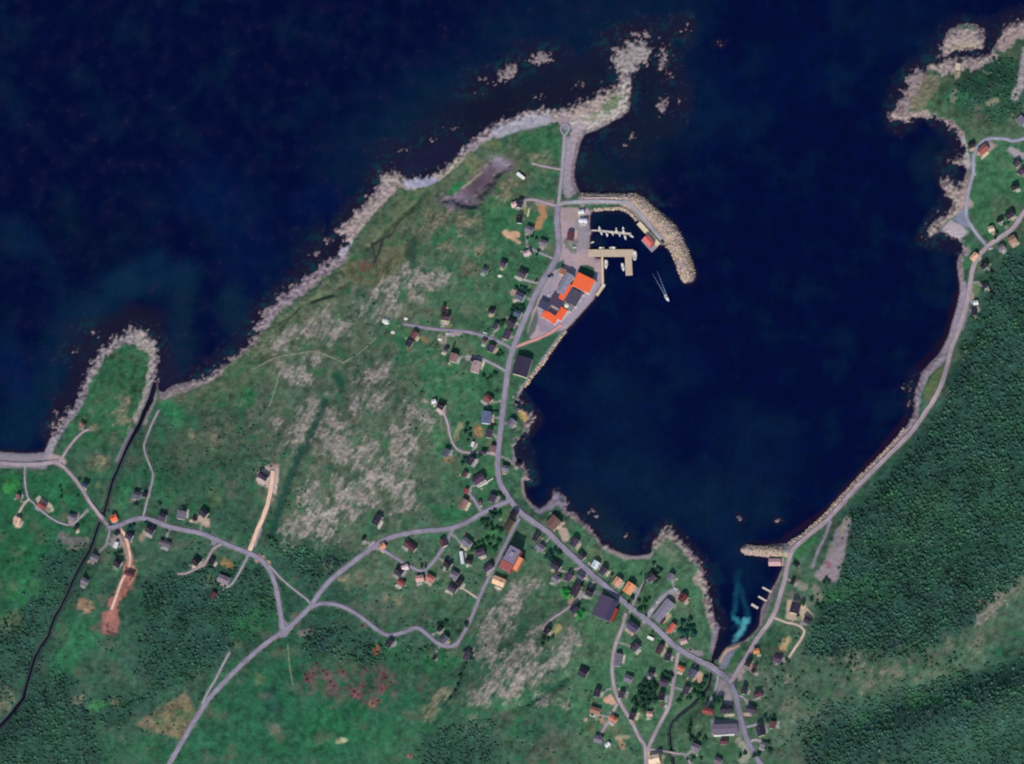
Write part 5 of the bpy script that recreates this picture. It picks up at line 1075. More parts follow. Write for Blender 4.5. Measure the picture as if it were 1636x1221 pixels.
# ------------------------------------------------------------------ bridges, piers, jetties
def seg_box(m, a, b, w, z0, z1):
    d = b - a; d.z = 0; d.normalize(); n = Vector((-d.y, d.x, 0)) * w / 2
    lo, hi = Vector((0,0,z0)), Vector((0,0,z1))
    return m.hexa([a-n+lo, b-n+lo, b+n+lo, a+n+lo, a-n+hi, b-n+hi, b+n+hi, a+n+hi])
CONC, PIERC = mat((178,164,160), .9, .2, .14, .4, kind='concrete'), mat((190,170,150), .9, .2, .2, .4, kind='concrete')
def bridge(a, b, w, label):
    A, B = W(a[0], a[1], 1.2), W(b[0], b[1], 1.2)
    A, B = Vector((A[0], A[1], 0)), Vector((B[0], B[1], 0))
    o = empty('bridge', (A + B) / 2); tag(o, label, 'bridge')
    p, q = A - o.location, B - o.location
    seg_box(MB(), p, q, w * PX + 1, .55, 1.14).build('deck', CONC, o)
    d = (q - p).normalized(); n = Vector((-d.y, d.x, 0)) * (w * PX / 2 + .55)
    for s in (-1, 1): seg_box(MB(), p + n*s, q + n*s, .35, .4, 2.3).build('parapet', CONC, o)
bridge((1127,1061.5), (1146,1072.8), 10, 'concrete road bridge where the main road crosses the stream mouth')
bridge((154,816), (167,834), 6.5, 'small road bridge over the western river')
bridge((1067,1202.5), (1084,1206), 4.5, 'narrow bridge over the stream at the bottom edge')
def deck_on_piles(pts_list, ztop, thick, label, name, cat, mt, pile=None, zp=-4, group=None):
    c = W(*pts_list[0][0][:2], 0); o = empty(name, (c[0], c[1], 0)); tag(o, label, cat, group)
    for (a, b, w) in pts_list:
        A = Vector(W(a[0], a[1], ztop)); B = Vector(W(b[0], b[1], ztop)); A.z = B.z = 0
        A -= o.location; B -= o.location
        seg_box(MB(), A, B, w * PX, ztop - thick, ztop).build('deck', mt, o)
        if pile:
            n = max(2, int((B - A).length / pile))
            d = (B - A).normalized(); nn = Vector((-d.y, d.x, 0)) * (w * PX / 2 - .5)
            for i in range(n):
                p = A + (B - A) * ((i + .5) / n)
                for s in (-1, 1):
                    MB().tube(p.x + nn.x*s, p.y + nn.y*s, zp, ztop - thick, .28).build('pile', mat((86,74,68), .9, .2, .2, 1, kind='wood'), o)
    return o
pier = deck_on_piles([((940,404.5),(1012,404.5),11.5), ((1003.6,410.3),(1005.2,440),11)], 2.35, .9, 'L shaped concrete pier reaching out into the harbour', 'concrete_pier', 'pier', PIERC, 5.5)
deck_on_piles([((962,410.4),(963,455),3.5), ((963.5,457),(953,472),4)], 2.5, 2.6, 'pale concrete quay edge in front of the factory yard', 'quay', 'quay', mat((206,188,158), .9, .2, .14, .4, kind='concrete'))
deck_on_piles([((1020,356),(1052,391),7.5)], 2.6, 3.0, 'cream concrete quay along the inner side of the great breakwater', 'quay', 'quay', mat((212,198,170), .9, .2, .12, .4, kind='concrete'))
WOODD = mat((196,186,176), .9, .2, .15, .8, kind='planks')
deck_on_piles([((945,368.3),(958,368.5),2.2), ((957,369),(1008,374),3.4)], .75, .5, 'floating jetty with moored boats in the inner harbour', 'floating_jetty', 'jetty', WOODD, 9, -2)
deck_on_piles([((1218,938.5),(1233,946.5),3)], .85, .4, 'northernmost small white jetty below the cream plot', 'floating_jetty', 'jetty', WOODD, 4, -1.5)
deck_on_piles([((1211.5,953),(1227,962),3)], .85, .4, 'middle small white jetty below the cream plot', 'floating_jetty', 'jetty', WOODD, 4, -1.5)
deck_on_piles([((1200.5,965.5),(1211,972),4)], .85, .4, 'southernmost small white jetty, short and broad, below the cream plot', 'floating_jetty', 'jetty', WOODD, 4, -1.5)
deck_on_piles([((1228,898),(1252,898),13)], 1.3, .4, 'timber platform carrying the boathouse beside the stone mole', 'timber_platform', 'platform', mat((170,150,146), .9, .2, .15, .8, kind='planks'), 4, -2)
# the red roofed shed standing on the breakwater quay
h = house(1037,386,18,11.5,-50,4.2,(206,104,98),REDW,'coral red roofed quay shed on the inner side of the great breakwater','shed','shed',group=None,chim=False,big=False)
h.location.z = 1.0
deck_on_piles([((1029,380),(1046,399),13)], 1.0, .4, 'grey platform on piles under the coral red roofed quay shed', 'timber_platform', 'platform', mat((150,140,152), .9, .2, .15, .8, kind='planks'), 5, -4)

# ------------------------------------------------------------------ boats
HULLW, DECKC = mat((226,226,224), .35, .4, .05, .6, kind='paint'), mat((176,168,160), .7, .3, .12, 1.2, kind='planks')
CABW, DARKG = mat((230,228,222), .4, .4, .04, .8, kind='paint'), mat((30,36,46), .15, .5, .05, kind='glass')
def hull_rings(L, B, D, off=0):
    out = []
    for t, w, rise in ((-.5,.72,0),(-.3,.95,0),(0,1,.02),(.25,.82,.10),(.42,.42,.2),(.5,.05,.28)):
        x, b, z = t*L, B/2*w*(1-off), D*(1+rise)
        out.append([(x,-b,z),(x,-b*.85,D*.25),(x,-b*.35,-D*.35),(x,b*.35,-D*.35),(x,b*.85,D*.25),(x,b,z)])
    return out
def boat_parts(L, B, D, cab, colr):
    hull = MB().ring_loft(hull_rings(L, B, D))
    hm = mesh_from('hull', hull.v, hull.f); hm.materials.append(mat(colr, .35, .4, .05, .6, kind='paint'))
    dk = MB(); n = []
    for t, w in ((-.47,.62),(-.3,.82),(0,.86),(.25,.66),(.40,.3)):
        n.append((t*L, B/2*w))
    dk.v = [(x, -b, D*1.03) for x, b in n] + [(x, b, D*1.03) for x, b in n] + [(x, -b, D*1.03+.06) for x, b in n] + [(x, b, D*1.03+.06) for x, b in n]
    k = len(n)
    dk.f = [[2*k+i, 2*k+i+1, 3*k+i+1, 3*k+i] for i in range(k-1)] + [[i, i+1, 2*k+i+1, 2*k+i] for i in range(k-1)] + [[k+i+1, k+i, 3*k+i, 3*k+i+1] for i in range(k-1)]
    dm = mesh_from('deck', dk.v, dk.f); dm.materials.append(DECKC)
    cb = MB().box(cab[0]*L, cab[1]*L, -B*.3, B*.3, D, D+cab[2]).box(cab[0]*L-.15, cab[1]*L+.25, -B*.34, B*.34, D+cab[2]+.002, D+cab[2]+.12)
    cm = mesh_from('cabin', cb.v, cb.f); cm.materials.append(CABW)
    ws = MB().box(cab[1]*L+.01, cab[1]*L+.06, -B*.26, B*.26, D+cab[2]*.5, D+cab[2]*.9)
    wm = mesh_from('windscreen', ws.v, ws.f); wm.materials.append(DARKG)
    ms = MB().tube(cab[0]*L+.3, 0, D+cab[2], D+cab[2]*2.1, .07, .05, 6)
    mm = mesh_from('mast', ms.v, ms.f); mm.materials.append(mat((180,180,184), .4, .5, .05, kind='metal'))
    return [('hull', hm), ('deck', dm), ('cabin', cm), ('windscreen', wm), ('mast', mm)]
SMALL = boat_parts(6.0, 2.4, .8, (-.1,.18,1.3), (228,226,220))
CREAMB = boat_parts(6.4, 2.6, .9, (-.35,-.02,1.5), (222,208,176))
FISH = boat_parts(10.5, 4.0, 1.5, (-.42,-.14,2.6), (230,230,230))
FISHB = boat_parts(10.5, 4.2, 1.5, (.05,.3,2.4), (206,216,230))
def boat(u, v, deg, parts, label, s=1.0, group='boats moored in the harbour', name='moored_boat'):
    p = W(u, v, .6); o = empty(name, (p[0], p[1], 0.02), math.radians(deg)); o.scale = (s, s, s)
    tag(o, label, 'boat', group)
    for nme, me in parts: put(nme, me, (0,0,0), 0, o)
    return o
for u, v, a, pt, lb, s in [
 (958,365.5,100,SMALL,'small white boat at the landward end of the floating jetty, north side',1),(961,372.5,-80,SMALL,'small white boat at the landward end of the floating jetty, south side',.9),
 (970,374.5,-85,SMALL,'small white boat on the south side of the floating jetty, second from land',1),(979,373.2,-80,CREAMB,'small cream boat on the south side of the floating jetty, third from land',.85),
 (985,367.8,95,CREAMB,'small cream boat alone on the north side of the floating jetty before its middle',.9),(990,375,-84,SMALL,'small white boat on the south side of the floating jetty, fourth from land',.8),
 (996,367.5,98,FISH,'larger white boat on the north side of the floating jetty',.62),(999,379,-78,SMALL,'small white boat on the south side of the floating jetty near its tip',1.05),(1009,377.5,-35,SMALL,'small white boat tied across the tip of the floating jetty',.9),
 (961.5,396.8,0,CREAMB,'cream boat along the north side of the pier, nearer to land',1.0),(978.5,396.8,180,CREAMB,'cream boat along the north side of the pier, farther from land',1.2),
 (1014.5,408,86,FISHB,'white and blue fishing boat at the outer end of the pier',1.05),(968.5,423,-95,FISH,'white fishing boat at the quay inside the pier basin',.95),(995.5,427.5,-80,FISH,'white fishing boat inside the arm of the pier',.85),
 (963,458.5,48,FISHB,'white boat at the south corner of the factory quay',.85),(946.5,387.5,20,SMALL,'small pale boat at the foot of the harbour slope',.7)]:
    boat(u, v, a, pt, lb, s)
boat(1065.6,476.5,-60,FISHB,'white boat under way in the bay ahead of its foam wake',.85,None,'motor_boat')
# its wake: two foam trails spreading astern, afloat on the sea
wv, wf = [], []
_q0 = np.array([1064.5,473.5]); _dir = np.array([-22,-46.]) / 51
for side in (-1, 1):
    nrm = np.array([-_dir[1], _dir[0]]) * side
    b0 = len(wv)
    for i in range(26):
        t = i * 1.7
        c = _q0 + _dir * t + nrm * (1.0 + t * .075 + .35*math.sin(i*1.9+side))
        hw = max(.12, .95 * (1 - i / 27) * (.7 + .45 * math.sin(i * 2.3 + side)))
        for k in (-1, 1):
            q = c + nrm * hw * k; wv.append(tuple(W(q[0], q[1], 0.0)[:2]) + (.05,))
    wf += [[b0+2*i, b0+2*i+1, b0+2*i+3, b0+2*i+2] for i in range(25)]
wk = link('wake', mesh_from('wake', wv, wf), [mat((120,132,168), .8, .2, .35, .6, kind='foam')]); tag(wk, kind='structure')

# ------------------------------------------------------------------ cars
def car_parts(colr):
    L, B = 4.3, 1.8
    rings = [[(x,-B/2*w,.35),(x,B/2*w,.35),(x,B/2*w,z),(x,-B/2*w,z)] for x, w, z in ((-2.15,.86,.8),(-2.0,.97,.95),(0,1,.98),(1.7,.97,.9),(2.15,.84,.65))]
    b = MB().ring_loft(rings); bm_ = mesh_from('body', b.v, b.f); bm_.materials.append(mat(colr, .3, .5, .04, .6, kind='car_paint'))
    r = MB().ring_loft([[(x,-y,z),(x2,-y,z),(x2,y,z),(x,y,z)] for x, x2, y, z in ((-1.9,1.0,.8,.95),(-1.5,.35,.66,1.42))])
    r.f = r.f; cm = mesh_from('cabin', r.v, r.f); cm.materials.append(DARKG)
    t = MB().box(-1.45,.3,-.64,.64,1.421,1.47); tm = mesh_from('roof', t.v, t.f); tm.materials.append(bm_.materials[0])
    w = MB().ring_loft([[(.32*math.cos(a*.5236), y, .32+.32*math.sin(a*.5236)) for a in range(12)] for y in (-.1,.1)])
    wm = mesh_from('wheel', w.v, w.f); wm.materials.append(mat((24,24,26), .9, .2, .1, kind='rubber'))
    return bm_, cm, tm, wm
CARS = {k: car_parts(c) for k, c in {'white': (226,226,226), 'dark': (34,34,42), 'red': (166,34,48), 'silver': (160,162,168), 'blue': (56,72,118)}.items()}
def car(u, v, deg, kind, label):
    o = empty('parked_car', P(u, v, .32), math.radians(deg)); tag(o, label, 'car', 'cars parked around the village')
    bm_, cm, tm, wm = CARS[kind]
    put('body', bm_, (0,0,0), 0, o); put('cabin', cm, (0,0,0), 0, o); put('roof', tm, (0,0,0), 0, o)
    for x in (-1.35, 1.35):
        for y in (-.8, .8): put('wheel', wm, (x, y, 0), 0, o)
for u, v, a, k, lb in [
 (442.5,779,70,'white','white car beside the beige track below the lone gravel plot house'),(674,904.5,85,'dark','dark car, left of two parked on the bend of the inner lane'),(680.5,905,85,'dark','dark car, right of two parked on the bend of the inner lane'),
 (1059,1126,75,'red','red car parked beside the eastern village lane'),(1064,1129,60,'white','white car parked behind the red car on the eastern village lane'),
 (1050.5,962.5,52,'white','white car at the north end of the shop parking row'),(1047,967.5,52,'silver','silver car in the middle of the shop parking row'),(1042.5,973.5,52,'white','white car at the south end of the shop parking row'),(1079,941,-30,'white','white car parked at the top of the shop yard'),
 (1009,986,-40,'dark','dark car on the main road shoulder opposite the big store'),(857,448,60,'dark','dark car on the main road verge across from the factory'),(877.5,442,-20,'dark','dark car in the factory forecourt near the green oval'),(881.5,440.5,-20,'blue','blue car in the factory forecourt next to the dark one'),
 (1058.5,386,-45,'dark','dark car parked at the end of the breakwater road'),(877,480-8,60,'white','white car in front of the grey factory hall'),(918,396,10,'white','white car at the edge of the harbour gravel yard'),(1275,984,20,'dark','dark car on the cream plot beside the big navy roofed house'),(716,533.5,5,'white','white car parked beside the narrow side road'),(775,532.5,-15,'white','white car on the side road before the main road'),(1583,398,30,'white','white car beside the shore road under the forest edge')]:
    car(u, v, a, k, lb)
cv = empty('caravan', P(832,281.5,.0,2), math.radians(-38)); tag(cv, 'long white caravan alone in the grass north of the harbour', 'caravan')
MB().box(-5,5,-1.7,1.7,.5,2.9).build('body', CABW, cv); MB().box(-5.1,5.1,-1.8,1.8,2.902,3.05).build('roof', CABW, cv); put('window', WINW, (0,-1.75,1.9), 0, cv)
for x in (-1.2, 1.2): put('wheel', CARS['white'][3], (x, -1.5, 0), 0, cv)
cv = empty('caravan', P(1039.5,1020,.0,2), math.radians(-25)); tag(cv, 'bright white caravan on the south side of the main road', 'caravan')
MB().box(-3.6,3.6,-1.5,1.5,.5,2.7).build('body', CABW, cv); MB().box(-3.7,3.7,-1.6,1.6,2.702,2.85).build('roof', CABW, cv); put('window', WINW, (0,-1.55,1.8), 0, cv)
for x in (-1.0, 1.0): put('wheel', CARS['white'][3], (x, -1.4, 0), 0, cv)
for u, v, a, lb in [(616.5,513.5,-30,'large pale boulder left of the end of the side road'),(648.5,509,0,'round white boulder above the end of the side road'),(628,531,10,'small pale boulder in the grass below the end of the side road'),(799,441,0,'white boulder in the grass north west of the factory'),(1180,826,20,'dark boulder standing in the water off the stone mole'),(703,295+247,0,'white boulder just under the side road')]:
    me = bpy.data.meshes.new('boulder'); b = bmesh.new(); bmesh.ops.create_icosphere(b, subdivisions=3, radius=1)
    for q in b.verts: q.co *= 1 + .28 * float(noise(q.co.x*2+u, q.co.y*2+q.co.z*1.7, 1.1, 61))
    b.to_mesh(me); b.free()
    dark = 'dark' in lb
    o = link('boulder', me, [mat((90,86,96) if dark else (206,204,200), .9, .2, .2, 1.5, kind='stone')]); o.location = P(u, v, .3)
    k = 3.2 if 'large' in lb else 1.8; o.scale = (k * 1.4, k, k * .6); o.rotation_euler = (0, 0, math.radians(a)); tag(o, lb, 'boulder')

# ------------------------------------------------------------------ many small solids in one mesh (stuff)
ICO_V = None
def _ico(sub):
    b = bmesh.new(); bmesh.ops.create_icosphere(b, subdivisions=sub, radius=1)
    b.verts.ensure_lookup_table(); b.faces.ensure_lookup_table()
    v = np.array([q.co[:] for q in b.verts], np.float32); f = np.array([[q.index for q in x.verts] for x in b.faces], np.int32); b.free()
    return v, f
def scatter(name, pos, scl, colr, base_v, base_f, jit, mt, smooth=False, flat=1.0, tip=None):
    """pos (n,3), scl (n,3); every copy turned and dented differently, merged into one mesh"""
    n, k = len(pos), len(base_v)
    a = rng.rand(n) * 6.2832; ca, sa = np.cos(a)[:, None], np.sin(a)[:, None]
    bv = base_v[None] * (1 + jit * (rng.rand(n, k, 1) - .5) * 2)
    x, y, z = bv[..., 0] * scl[:, None, 0], bv[..., 1] * scl[:, None, 1], bv[..., 2] * scl[:, None, 2]
    v = np.stack([x * ca - y * sa, x * sa + y * ca, z], -1) + pos[:, None]
    f = (base_f[None] + (np.arange(n) * k)[:, None, None]).reshape(-1, base_f.shape[1])
    me = npmesh(name, v.reshape(-1, 3), f, smooth)
    c = np.repeat(colr[:, None], k, 1) * (1 + .12 * (rng.rand(n, k, 1) - .5))
    colattr(me, c.reshape(-1, 3))
    return link(name, me, [mt])
I1V, I1F = _ico(1)
ROCKM = mat_attr('rock', .92, .2, .2, 1.0)
def along(pts, hw, n, clip=None):
    c = smooth_line(pts, 2); i = rng.randint(0, len(c) - 1, n)
    t = np.gradient(c, axis=0); t /= np.hypot(t[:, 0], t[:, 1])[:, None]
    o = (rng.rand(n) * 2 - 1) * hw
    return c[i] + np.stack([-t[i, 1], t[i, 0]], 1) * o[:, None]
# armour stone of the breakwaters and the shore road
pts = np.vstack([along([(930,312),(985,313),(1014,313)], 4, 420), along([(1012,314),(1034,330),(1060,352),(1078,374),(1092,404),(1102,440)], 9.5, 2300), along([(1070,392),(1082,415),(1092,440),(1100,447)], 9, 1100), along([(950,335),(990,333.5),(1005,340),(1018,355)], 2.2, 260), along([(1185,878),(1222,881),(1252,881)], 7.5, 950), along([(1262,868),(1300,839),(1345,792),(1405,729),(1447,683)], 2.6, 900), along([(905,530),(880,562),(855,596),(838,620)], 2.4, 420)])
sdp = zat(pts[:, 0], pts[:, 1], SDW)
pts = pts[(sdp > -1.5) & (zat(pts[:, 0], pts[:, 1], ROADD) > 1.0)]
z = np.maximum(zat(pts[:, 0], pts[:, 1]), -.3)
n = len(pts); s = (.55 + .75 * rng.rand(n, 1)) * np.array([[1.25, .95, .75]])
warm = (noise(pts[:, 0], pts[:, 1], 22, 71) * .5 + .5)[:, None]
cc = (lin((168,150,150)) * (1 - warm) + lin((182,164,136)) * warm) * (.5 + .85 * rng.rand(n, 1))
tag(scatter('armour_stone', W(pts[:, 0], pts[:, 1], z + .25), s.astype(np.float32), cc, I1V, I1F, .22, ROCKM), kind='stuff')
# loose shore rocks where the coast is ragged
uu, vv = rng.rand(60000) * 1640, rng.rand(60000) * 720
sd_, rk_ = zat(uu, vv, SDW), zat(uu, vv, rocky)
k = (sd_ > -2.5) & (sd_ < 13) & (rng.rand(60000) < rk_ * np.where(sd_ < 3, .65, .06)) & (zat(uu, vv, ROADD) > 2)
uu, vv, sd_ = uu[k], vv[k], sd_[k]; n = len(uu)
z = np.maximum(zat(uu, vv), -.25); s = (.4 + 1.1 * rng.rand(n, 1) ** 2) * np.array([[1.5, .9, .5]])
wq = sstep(-1, 8, sd_)[:, None]
cc = (lin((74,62,74)) * (1 - wq) + lin((158,146,146)) * wq) * (.65 + .6 * rng.rand(n, 1))
tag(scatter('shore_rocks', W(uu, vv, z + .1), s.astype(np.float32), cc, I1V, I1F, .25, ROCKM), kind='stuff')

# ------------------------------------------------------------------ forest and scrub
def crown_base(k=7):
    """low-poly broad crown: ragged rings, 1 m radius, about 1 m high"""
    v, f = [], []
    for r, z in ((.55,.02),(1.0,.28),(.85,.62),(.42,.92)):
        for i in range(k):
            a = 6.2832 * (i + .5 * (len(v) // k % 2)) / k; v.append((r*math.cos(a), r*math.sin(a), z))
    v.append((0,0,1.08))
    for j in range(3):
        for i in range(k):
            a, b = j*k+i, j*k+(i+1) % k; c, d = a+k, b+k
            f += [[a,b,c],[b,d,c]]
    for i in range(k): f.append([3*k+i, 3*k+(i+1) % k, 4*k])
    return np.array(v, np.float32), np.array(f, np.int32)
CBV, CBF = crown_base()
LEAFM = mat_attr('foliage', .9, .12, .3, 1.4)
def cover(polys, spacing, dens, rad, hgt, base, name, label=None, var=.35, soft=10):
    out = []
    for p in polys:
        q = np.array(p); lo, hi = q.min(0), q.max(0)
        lo = np.maximum(lo, [-40,-40]); hi = np.minimum(hi, [1680,1262])
        gu, gv = np.meshgrid(np.arange(lo[0], hi[0], spacing), np.arange(lo[1], hi[1], spacing))
        gu = gu.ravel() + (rng.rand(gu.size) - .5) * spacing * 1.1; gv = gv.ravel() + (rng.rand(gv.size) - .5) * spacing * 1.1
        d = signed(gu, gv, p) + soft * noise(gu, gv, 22, 81) + soft * .6 * noise(gu, gv, 8, 82)
        pr = sstep(-soft * .3, soft, d) * np.clip(dens + .75 * fbm(gu, gv, 45, 3, 83), 0, 1)
        k = rng.rand(gu.size) < pr
        out.append(np.stack([gu[k], gv[k]], 1))
    p = np.vstack(out)
    k = (zat(p[:, 0], p[:, 1], ROADD) > rad * 1.3 + .8) & (zat(p[:, 0], p[:, 1], RIV) > 4) & (zat(p[:, 0], p[:, 1], SDW) > 5)
    p = p[k]; n = len(p)
    r = rad * (.5 + 1.05 * rng.rand(n, 1) ** 2); z = zat(p[:, 0], p[:, 1])
    s = np.concatenate([r, r * (.8 + .4 * rng.rand(n, 1)), r * hgt * (.7 + .6 * rng.rand(n, 1))], 1)
    tone = (1 + var * (noise(p[:, 0], p[:, 1], 48, 85) + noise(p[:, 0], p[:, 1], 15, 86)) * .9 + var * (rng.rand(n) - .5) * 1.1)[:, None]
    hue = (rng.rand(n, 1) - .5) * np.array([[.35, 0, .1]]) + (noise(p[:, 0], p[:, 1], 40, 88))[:, None] * np.array([[-.05, .12, -.22]])
    lite = (rng.rand(n, 1) < .12 + .25 * np.clip(noise(p[:, 0], p[:, 1], 34, 89)[:, None], 0, 1))
    cc = np.where(lite, lin((60,98,75)), lin(base)) * np.clip(tone, .3, 2) * (1 + hue)
    return tag(scatter(name, W(p[:, 0], p[:, 1], z - .15), s.astype(np.float32), cc, CBV, CBF, .16, LEAFM, True), kind='stuff')
cover([EASTF], 3.2, .72, 1.4, 1.2, (52,87,72), 'forest', var=.5)
cover([SOUTHF], 3.4, .66, 1.4, 1.1, (54,88,74), 'forest', var=.5)
cover(SWF, 3.3, .62, 1.3, 1.05, (48,82,70), 'scrub_wood', var=.5)
cover([[(1200,1040),(1290,1000),(1330,1050),(1560,1000),(1600,1060),(1300,1150),(1240,1221),(1220,1140)]], 6, .22, 1.4, 1.1, (50,86,66), 'hillside_scrub')
cover([[(1510,160),(1560,95),(1620,85),(1640,190),(1560,195)]], 4.2, .5, 1.2, 1.0, (44,80,62), 'headland_scrub')
cover([[(180,700),(420,640),(560,880),(480,1000),(160,960)], [(400,860),(740,870),(800,1000),(760,1120),(480,1060)], [(860,1080),(960,1060),(1000,1221),(700,1221)], [(0,850),(160,860),(120,1221),(0,1221)], [(150,930),(460,960),(300,1221),(150,1221)]], 5.5, .2, 1.15, .6, (44,82,66), 'scrub', soft=16)
cover([[(560,420),(830,380),(800,780),(680,840),(560,700)], [(820,860),(1130,920),(1130,1221),(940,1221),(960,1040)], [(1180,1080),(1260,1060),(1280,1221),(1200,1221)]], 8, .12, 1.1, .7, (44,86,66), 'garden_shrubs', soft=12)

# ------------------------------------------------------------------ single trees in the village
def leaf_crown(seed):
    r = np.random.RandomState(seed); v, f = [], []
    for i in range(230):
        d = r.normal(size=3); d /= np.linalg.norm(d); d[2] = abs(d[2]) * .9 + .05
        q = d * (.55 + .5 * r.rand() ** .5) * np.array([1, 1, .95]) * (1 + .25 * math.sin(3 * math.atan2(d[1], d[0]) + seed))
        a, b = r.normal(size=3), r.normal(size=3); a /= np.linalg.norm(a); b -= a * (a @ b); b /= np.linalg.norm(b)
        s = .16 + .12 * r.rand(); n = len(v)
        v += [tuple(q + (a*x + b*y) * s) for x, y in ((-1,-.6),(1,-.6),(1,.6),(-1,.6))]; f.append([n, n+1, n+2, n+3])
    core, cf = I1V * np.array([.62,.62,.6]) + np.array([0,0,.42]), I1F
    n = len(v); v += [tuple(q) for q in core]
    me = bpy.data.meshes.new('crown'); me.from_pydata(v, [], f + [[n+i for i in t] for t in cf]); me.update()
    return me
def tinted(me, rgb):
    m = me.copy(); m.materials.clear(); m.materials.append(mat(rgb, .9, .12, .45, 1.6, kind='leaves')); return m
CROWNS = [leaf_crown(s) for s in range(4)]
TONES = {'dark': [tinted(c, (46,84,68)) for c in CROWNS], 'mid': [tinted(c, (52,100,70)) for c in CROWNS], 'lime': [tinted(c, (52,150,76)) for c in CROWNS], 'teal': [tinted(c, (44,92,84)) for c in CROWNS], 'red': [tinted(c, (104,62,66)) for c in CROWNS]}
tk = MB().tube(0,0,-.8,1.6,.3,.18,7).tube(.25,.1,1.2,2.2,.13,.06,5).tube(-.2,-.15,1.1,2.1,.13,.06,5)
TRUNK = mesh_from('trunk', tk.v, tk.f); TRUNK.materials.append(mat((86,70,60), .95, .1, .3, 3, kind='bark'))
def trees(spots, tone, label, r=3.0, name='tree', cat='tree', group=None):
    for (u, v) in spots:
        o = empty(name, P(u, v, 0, 2.5), random.uniform(0, 6.28)); tag(o, label, cat, group or label)
        q = r * random.uniform(.75, 1.2) * PX
        t = put('trunk', TRUNK, (0,0,0), 0, o); t.scale = (q/2.2,)*2 + (q/2.0,)
        c = put('crown', random.choice(TONES[tone]), (0,0,q*.45), 0, o); c.scale = (q, q*random.uniform(.85,1.1), q*.95)
def bushes(spots, tone, label, r=2.2):
    for (u, v) in spots:
        o = put('bush', random.choice(TONES[tone]), P(u, v, -.3, 1), random.uniform(0, 6.28), None); q = r * random.uniform(.75, 1.25) * PX
        o.scale = (q, q, q*.7); tag(o, label, 'bush', label)
trees([(878,886),(886,879),(880,893),(893,884),(874,890)], 'teal', 'dark teal tree in the grove south of the bend in the main road', 4.2)
trees([(904,951),(901,945),(907,944)], 'lime', 'vivid lime green tree beside the long dark roofed house on the gravel lane', 3.6)
trees([(926,985),(930,978),(922,979)], 'lime', 'vivid lime green tree below the navy garage on the gravel lane', 3.0)
trees([(1030,1090),(1036,1097),(1042,1092),(1028,1100),(1038,1104),(1046,1100),(1022,1098),(1033,1112),(1043,1112),(1022,1110),(1025,1121),(1036,1122),(1046,1120),(1013,1120),(1016,1128),(1028,1131)], 'dark', 'dark tree in the dense garden grove between the two village lanes', 4.2)
trees([(1066,1078),(1072,1080),(1068,1086),(1062,1075),(1058,1082)], 'dark', 'dark tree around the plum roofed house at the eastern village lane', 3.6)
trees([(1110,1095),(1118,1100),(1124,1094),(1108,1106),(1116,1110),(1126,1085),(1100,1115),(1090,1112),(1084,1120),(1122,1116)], 'mid', 'green tree in the grove along the stream above the red roofed house', 4.0)
trees([(1140,1112),(1147,1120),(1152,1116),(1140,1123)], 'dark', 'dark tree between the gravel lot and the wide navy roofed house', 3.6)
trees([(1090,995),(1097,1002),(1102,990),(1095,1012),(1086,1008),(1105,1004),(1108,1014)], 'teal', 'teal green tree in the thicket between the shop and the river mouth', 4.2)
trees([(1028,972),(1030,962),(1036,957),(1022,975)], 'mid', 'green tree in the garden strip left of the shop drive', 3.6)
trees([(1044,900),(1050,908),(1048,918),(1055,912),(1042,912),(1052,925),(1046,930)], 'dark', 'dark tree in the belt above the little sandy beach', 3.6)
trees([(1020,960),(1010,955),(1004,962)], 'dark', 'dark tree south of the larger peach roofed house', 2.6)
trees([(790,815),(797,822),(788,824),(783,818)], 'dark', 'dark tree inside the road junction triangle', 3.6)
trees([(778,832),(784,838),(776,842),(786,846),(793,843),(800,848),(770,834)], 'dark', 'dark tree in the garden west of the olive brown roofed house', 3.6)
trees([(758,872),(763,868),(769,866),(755,878),(778,862),(787,860),(782,872),(790,878),(796,866)], 'mid', 'green tree in the gardens west of the straight lane', 3.6)
trees([(800,790),(804,796),(796,788)], 'dark', 'dark tree right of the dark purple roofed house in the junction', 3.2)
trees([(832,458),(838,462),(844,466),(824,460)], 'teal', 'teal tree above the slate roofed house with the pink terrace', 3.4)
trees([(820,490),(826,487),(832,491),(835,496),(818,498),(822,506),(800,520),(803,515)], 'dark', 'dark tree around the blue slate roofed house', 3.2)
trees([(798,562),(802,566),(795,568)], 'mid', 'green tree beside the cream walled house at the main road', 3.0)
trees([(772,600),(778,606),(783,602),(790,598)], 'dark', 'dark tree below the short drive to the pinkish grey roofed house', 3.0)
trees([(746,678),(750,686),(743,690),(751,695),(747,704)], 'dark', 'dark tree in the line right of the winding farm track', 3.0)
trees([(742,733),(738,740),(758,727),(766,728)], 'teal', 'teal tree around the navy roofed house below the farm track', 3.4)
trees([(849,378),(856,381),(860,400),(857,407)], 'dark', 'dark tree between the houses west of the harbour road', 2.8)
trees([(842,380),(850,372)], 'mid', 'green tree below the grey purple roofed house in the harbour meadow', 2.6)
trees([(216,806),(233,836),(236,839),(207,844),(212,840)], 'teal', 'teal tree around the western junction', 3.4)
trees([(188,884),(193,882),(184,886)], 'dark', 'dark tree above the black roofed square house on the peach dirt track', 3.2)
trees([(97,794),(95,777),(97,784),(123,792),(126,765)], 'dark', 'dark tree in the meadow between the western farm track and the beach road', 2.2)
trees([(255,805),(254,803)], 'dark', 'dark tree in the field above the first house east of the river footpath', 2.2)
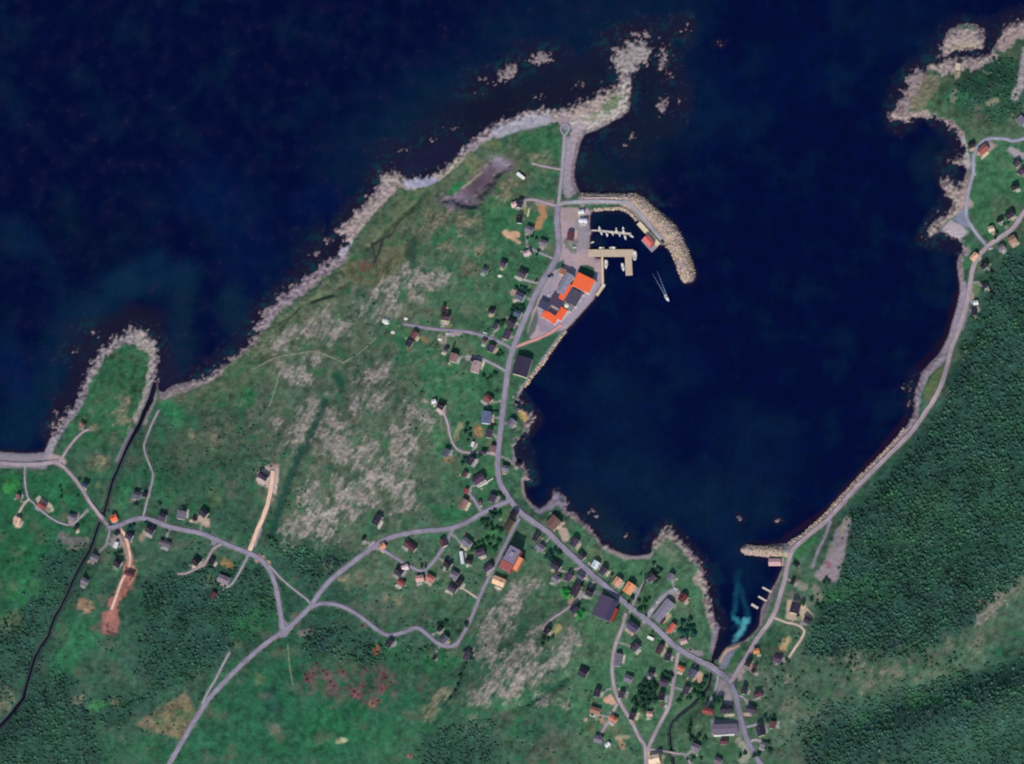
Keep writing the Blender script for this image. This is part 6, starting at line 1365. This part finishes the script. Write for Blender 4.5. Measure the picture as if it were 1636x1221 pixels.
trees([(1283,963),(1296,958),(1304,968),(1311,974)], 'mid', 'green tree behind the cream plot on the east shore', 3.6)
trees([(1320,925),(1316,930),(1324,930)], 'dark', 'dark tree at the south end of the quarry', 3.6)
trees([(1256,1053),(1260,1058),(1248,1062)], 'dark', 'small dark tree right of the plum roofed house at the end of the cream track', 2.2)
trees([(1212,1205),(1205,1207),(1182,1208),(1190,1203),(1222,1195),(1230,1200),(1228,1186)], 'dark', 'dark tree beside the southern main road at the bottom edge', 3.0)
trees([(1098,1213),(1108,1210),(1120,1212),(1110,1183),(1104,1180),(1116,1176),(1126,1180),(1102,1160),(1101,1170)], 'dark', 'dark tree in the gardens between stream and main road at the bottom', 3.2)
trees([(1222,1145),(1230,1148),(1226,1152),(1236,1146)], 'teal', 'teal tree above the brown red roofed house on the hill', 3.0)
trees([(1032,985-2),(1042,1010)], 'mid', 'small green tree at the main road opposite the shop', 2.0)
trees([(1568,452),(1570,462),(1582,446),(1584,436),(1576,436)], 'dark', 'dark tree between shore road and forest edge in the north east', 3.0)
trees([(1592,372),(1590,380),(1604,358),(1610,356)], 'dark', 'dark tree around the houses by the north east road', 2.8)
trees([(745,1008-10),(706,997),(712,994),(700,997)], 'dark', 'dark tree above the slate blue roofed house in the southern lane bend', 3.0)
trees([(752,1045),(752,1052),(742,1040),(744,1060),(741,1068),(735,1080),(731,1094),(726,1104),(718,1116)], 'dark', 'dark tree in the line running south from the end of the southern lane', 2.6)
trees([(866,1030),(875,1022),(882,1018),(868,1020)], 'dark', 'dark tree below the black roofed house at the low end of the gravel lane', 3.2)
trees([(1000,925+8),(977,918),(993,948)], 'dark', 'small dark tree by the peach roofed houses', 2.0)
bushes([(490,1086),(487,1078),(494,1090),(500,1076),(522,1078),(528,1090),(533,1096),(516,1072),(505,1060),(566,1105),(572,1110),(562,1112),(580,1090),(586,1088),(613,1077),(616,1084),(610,1102),(624,1090),(602,1042),(600,1036),(595,1124),(604,1120),(548,1074),(583,1070),(578,1000),(655,1206)], 'red', 'red leaved bush in the reddish thicket south of the winding lane', 1.9)
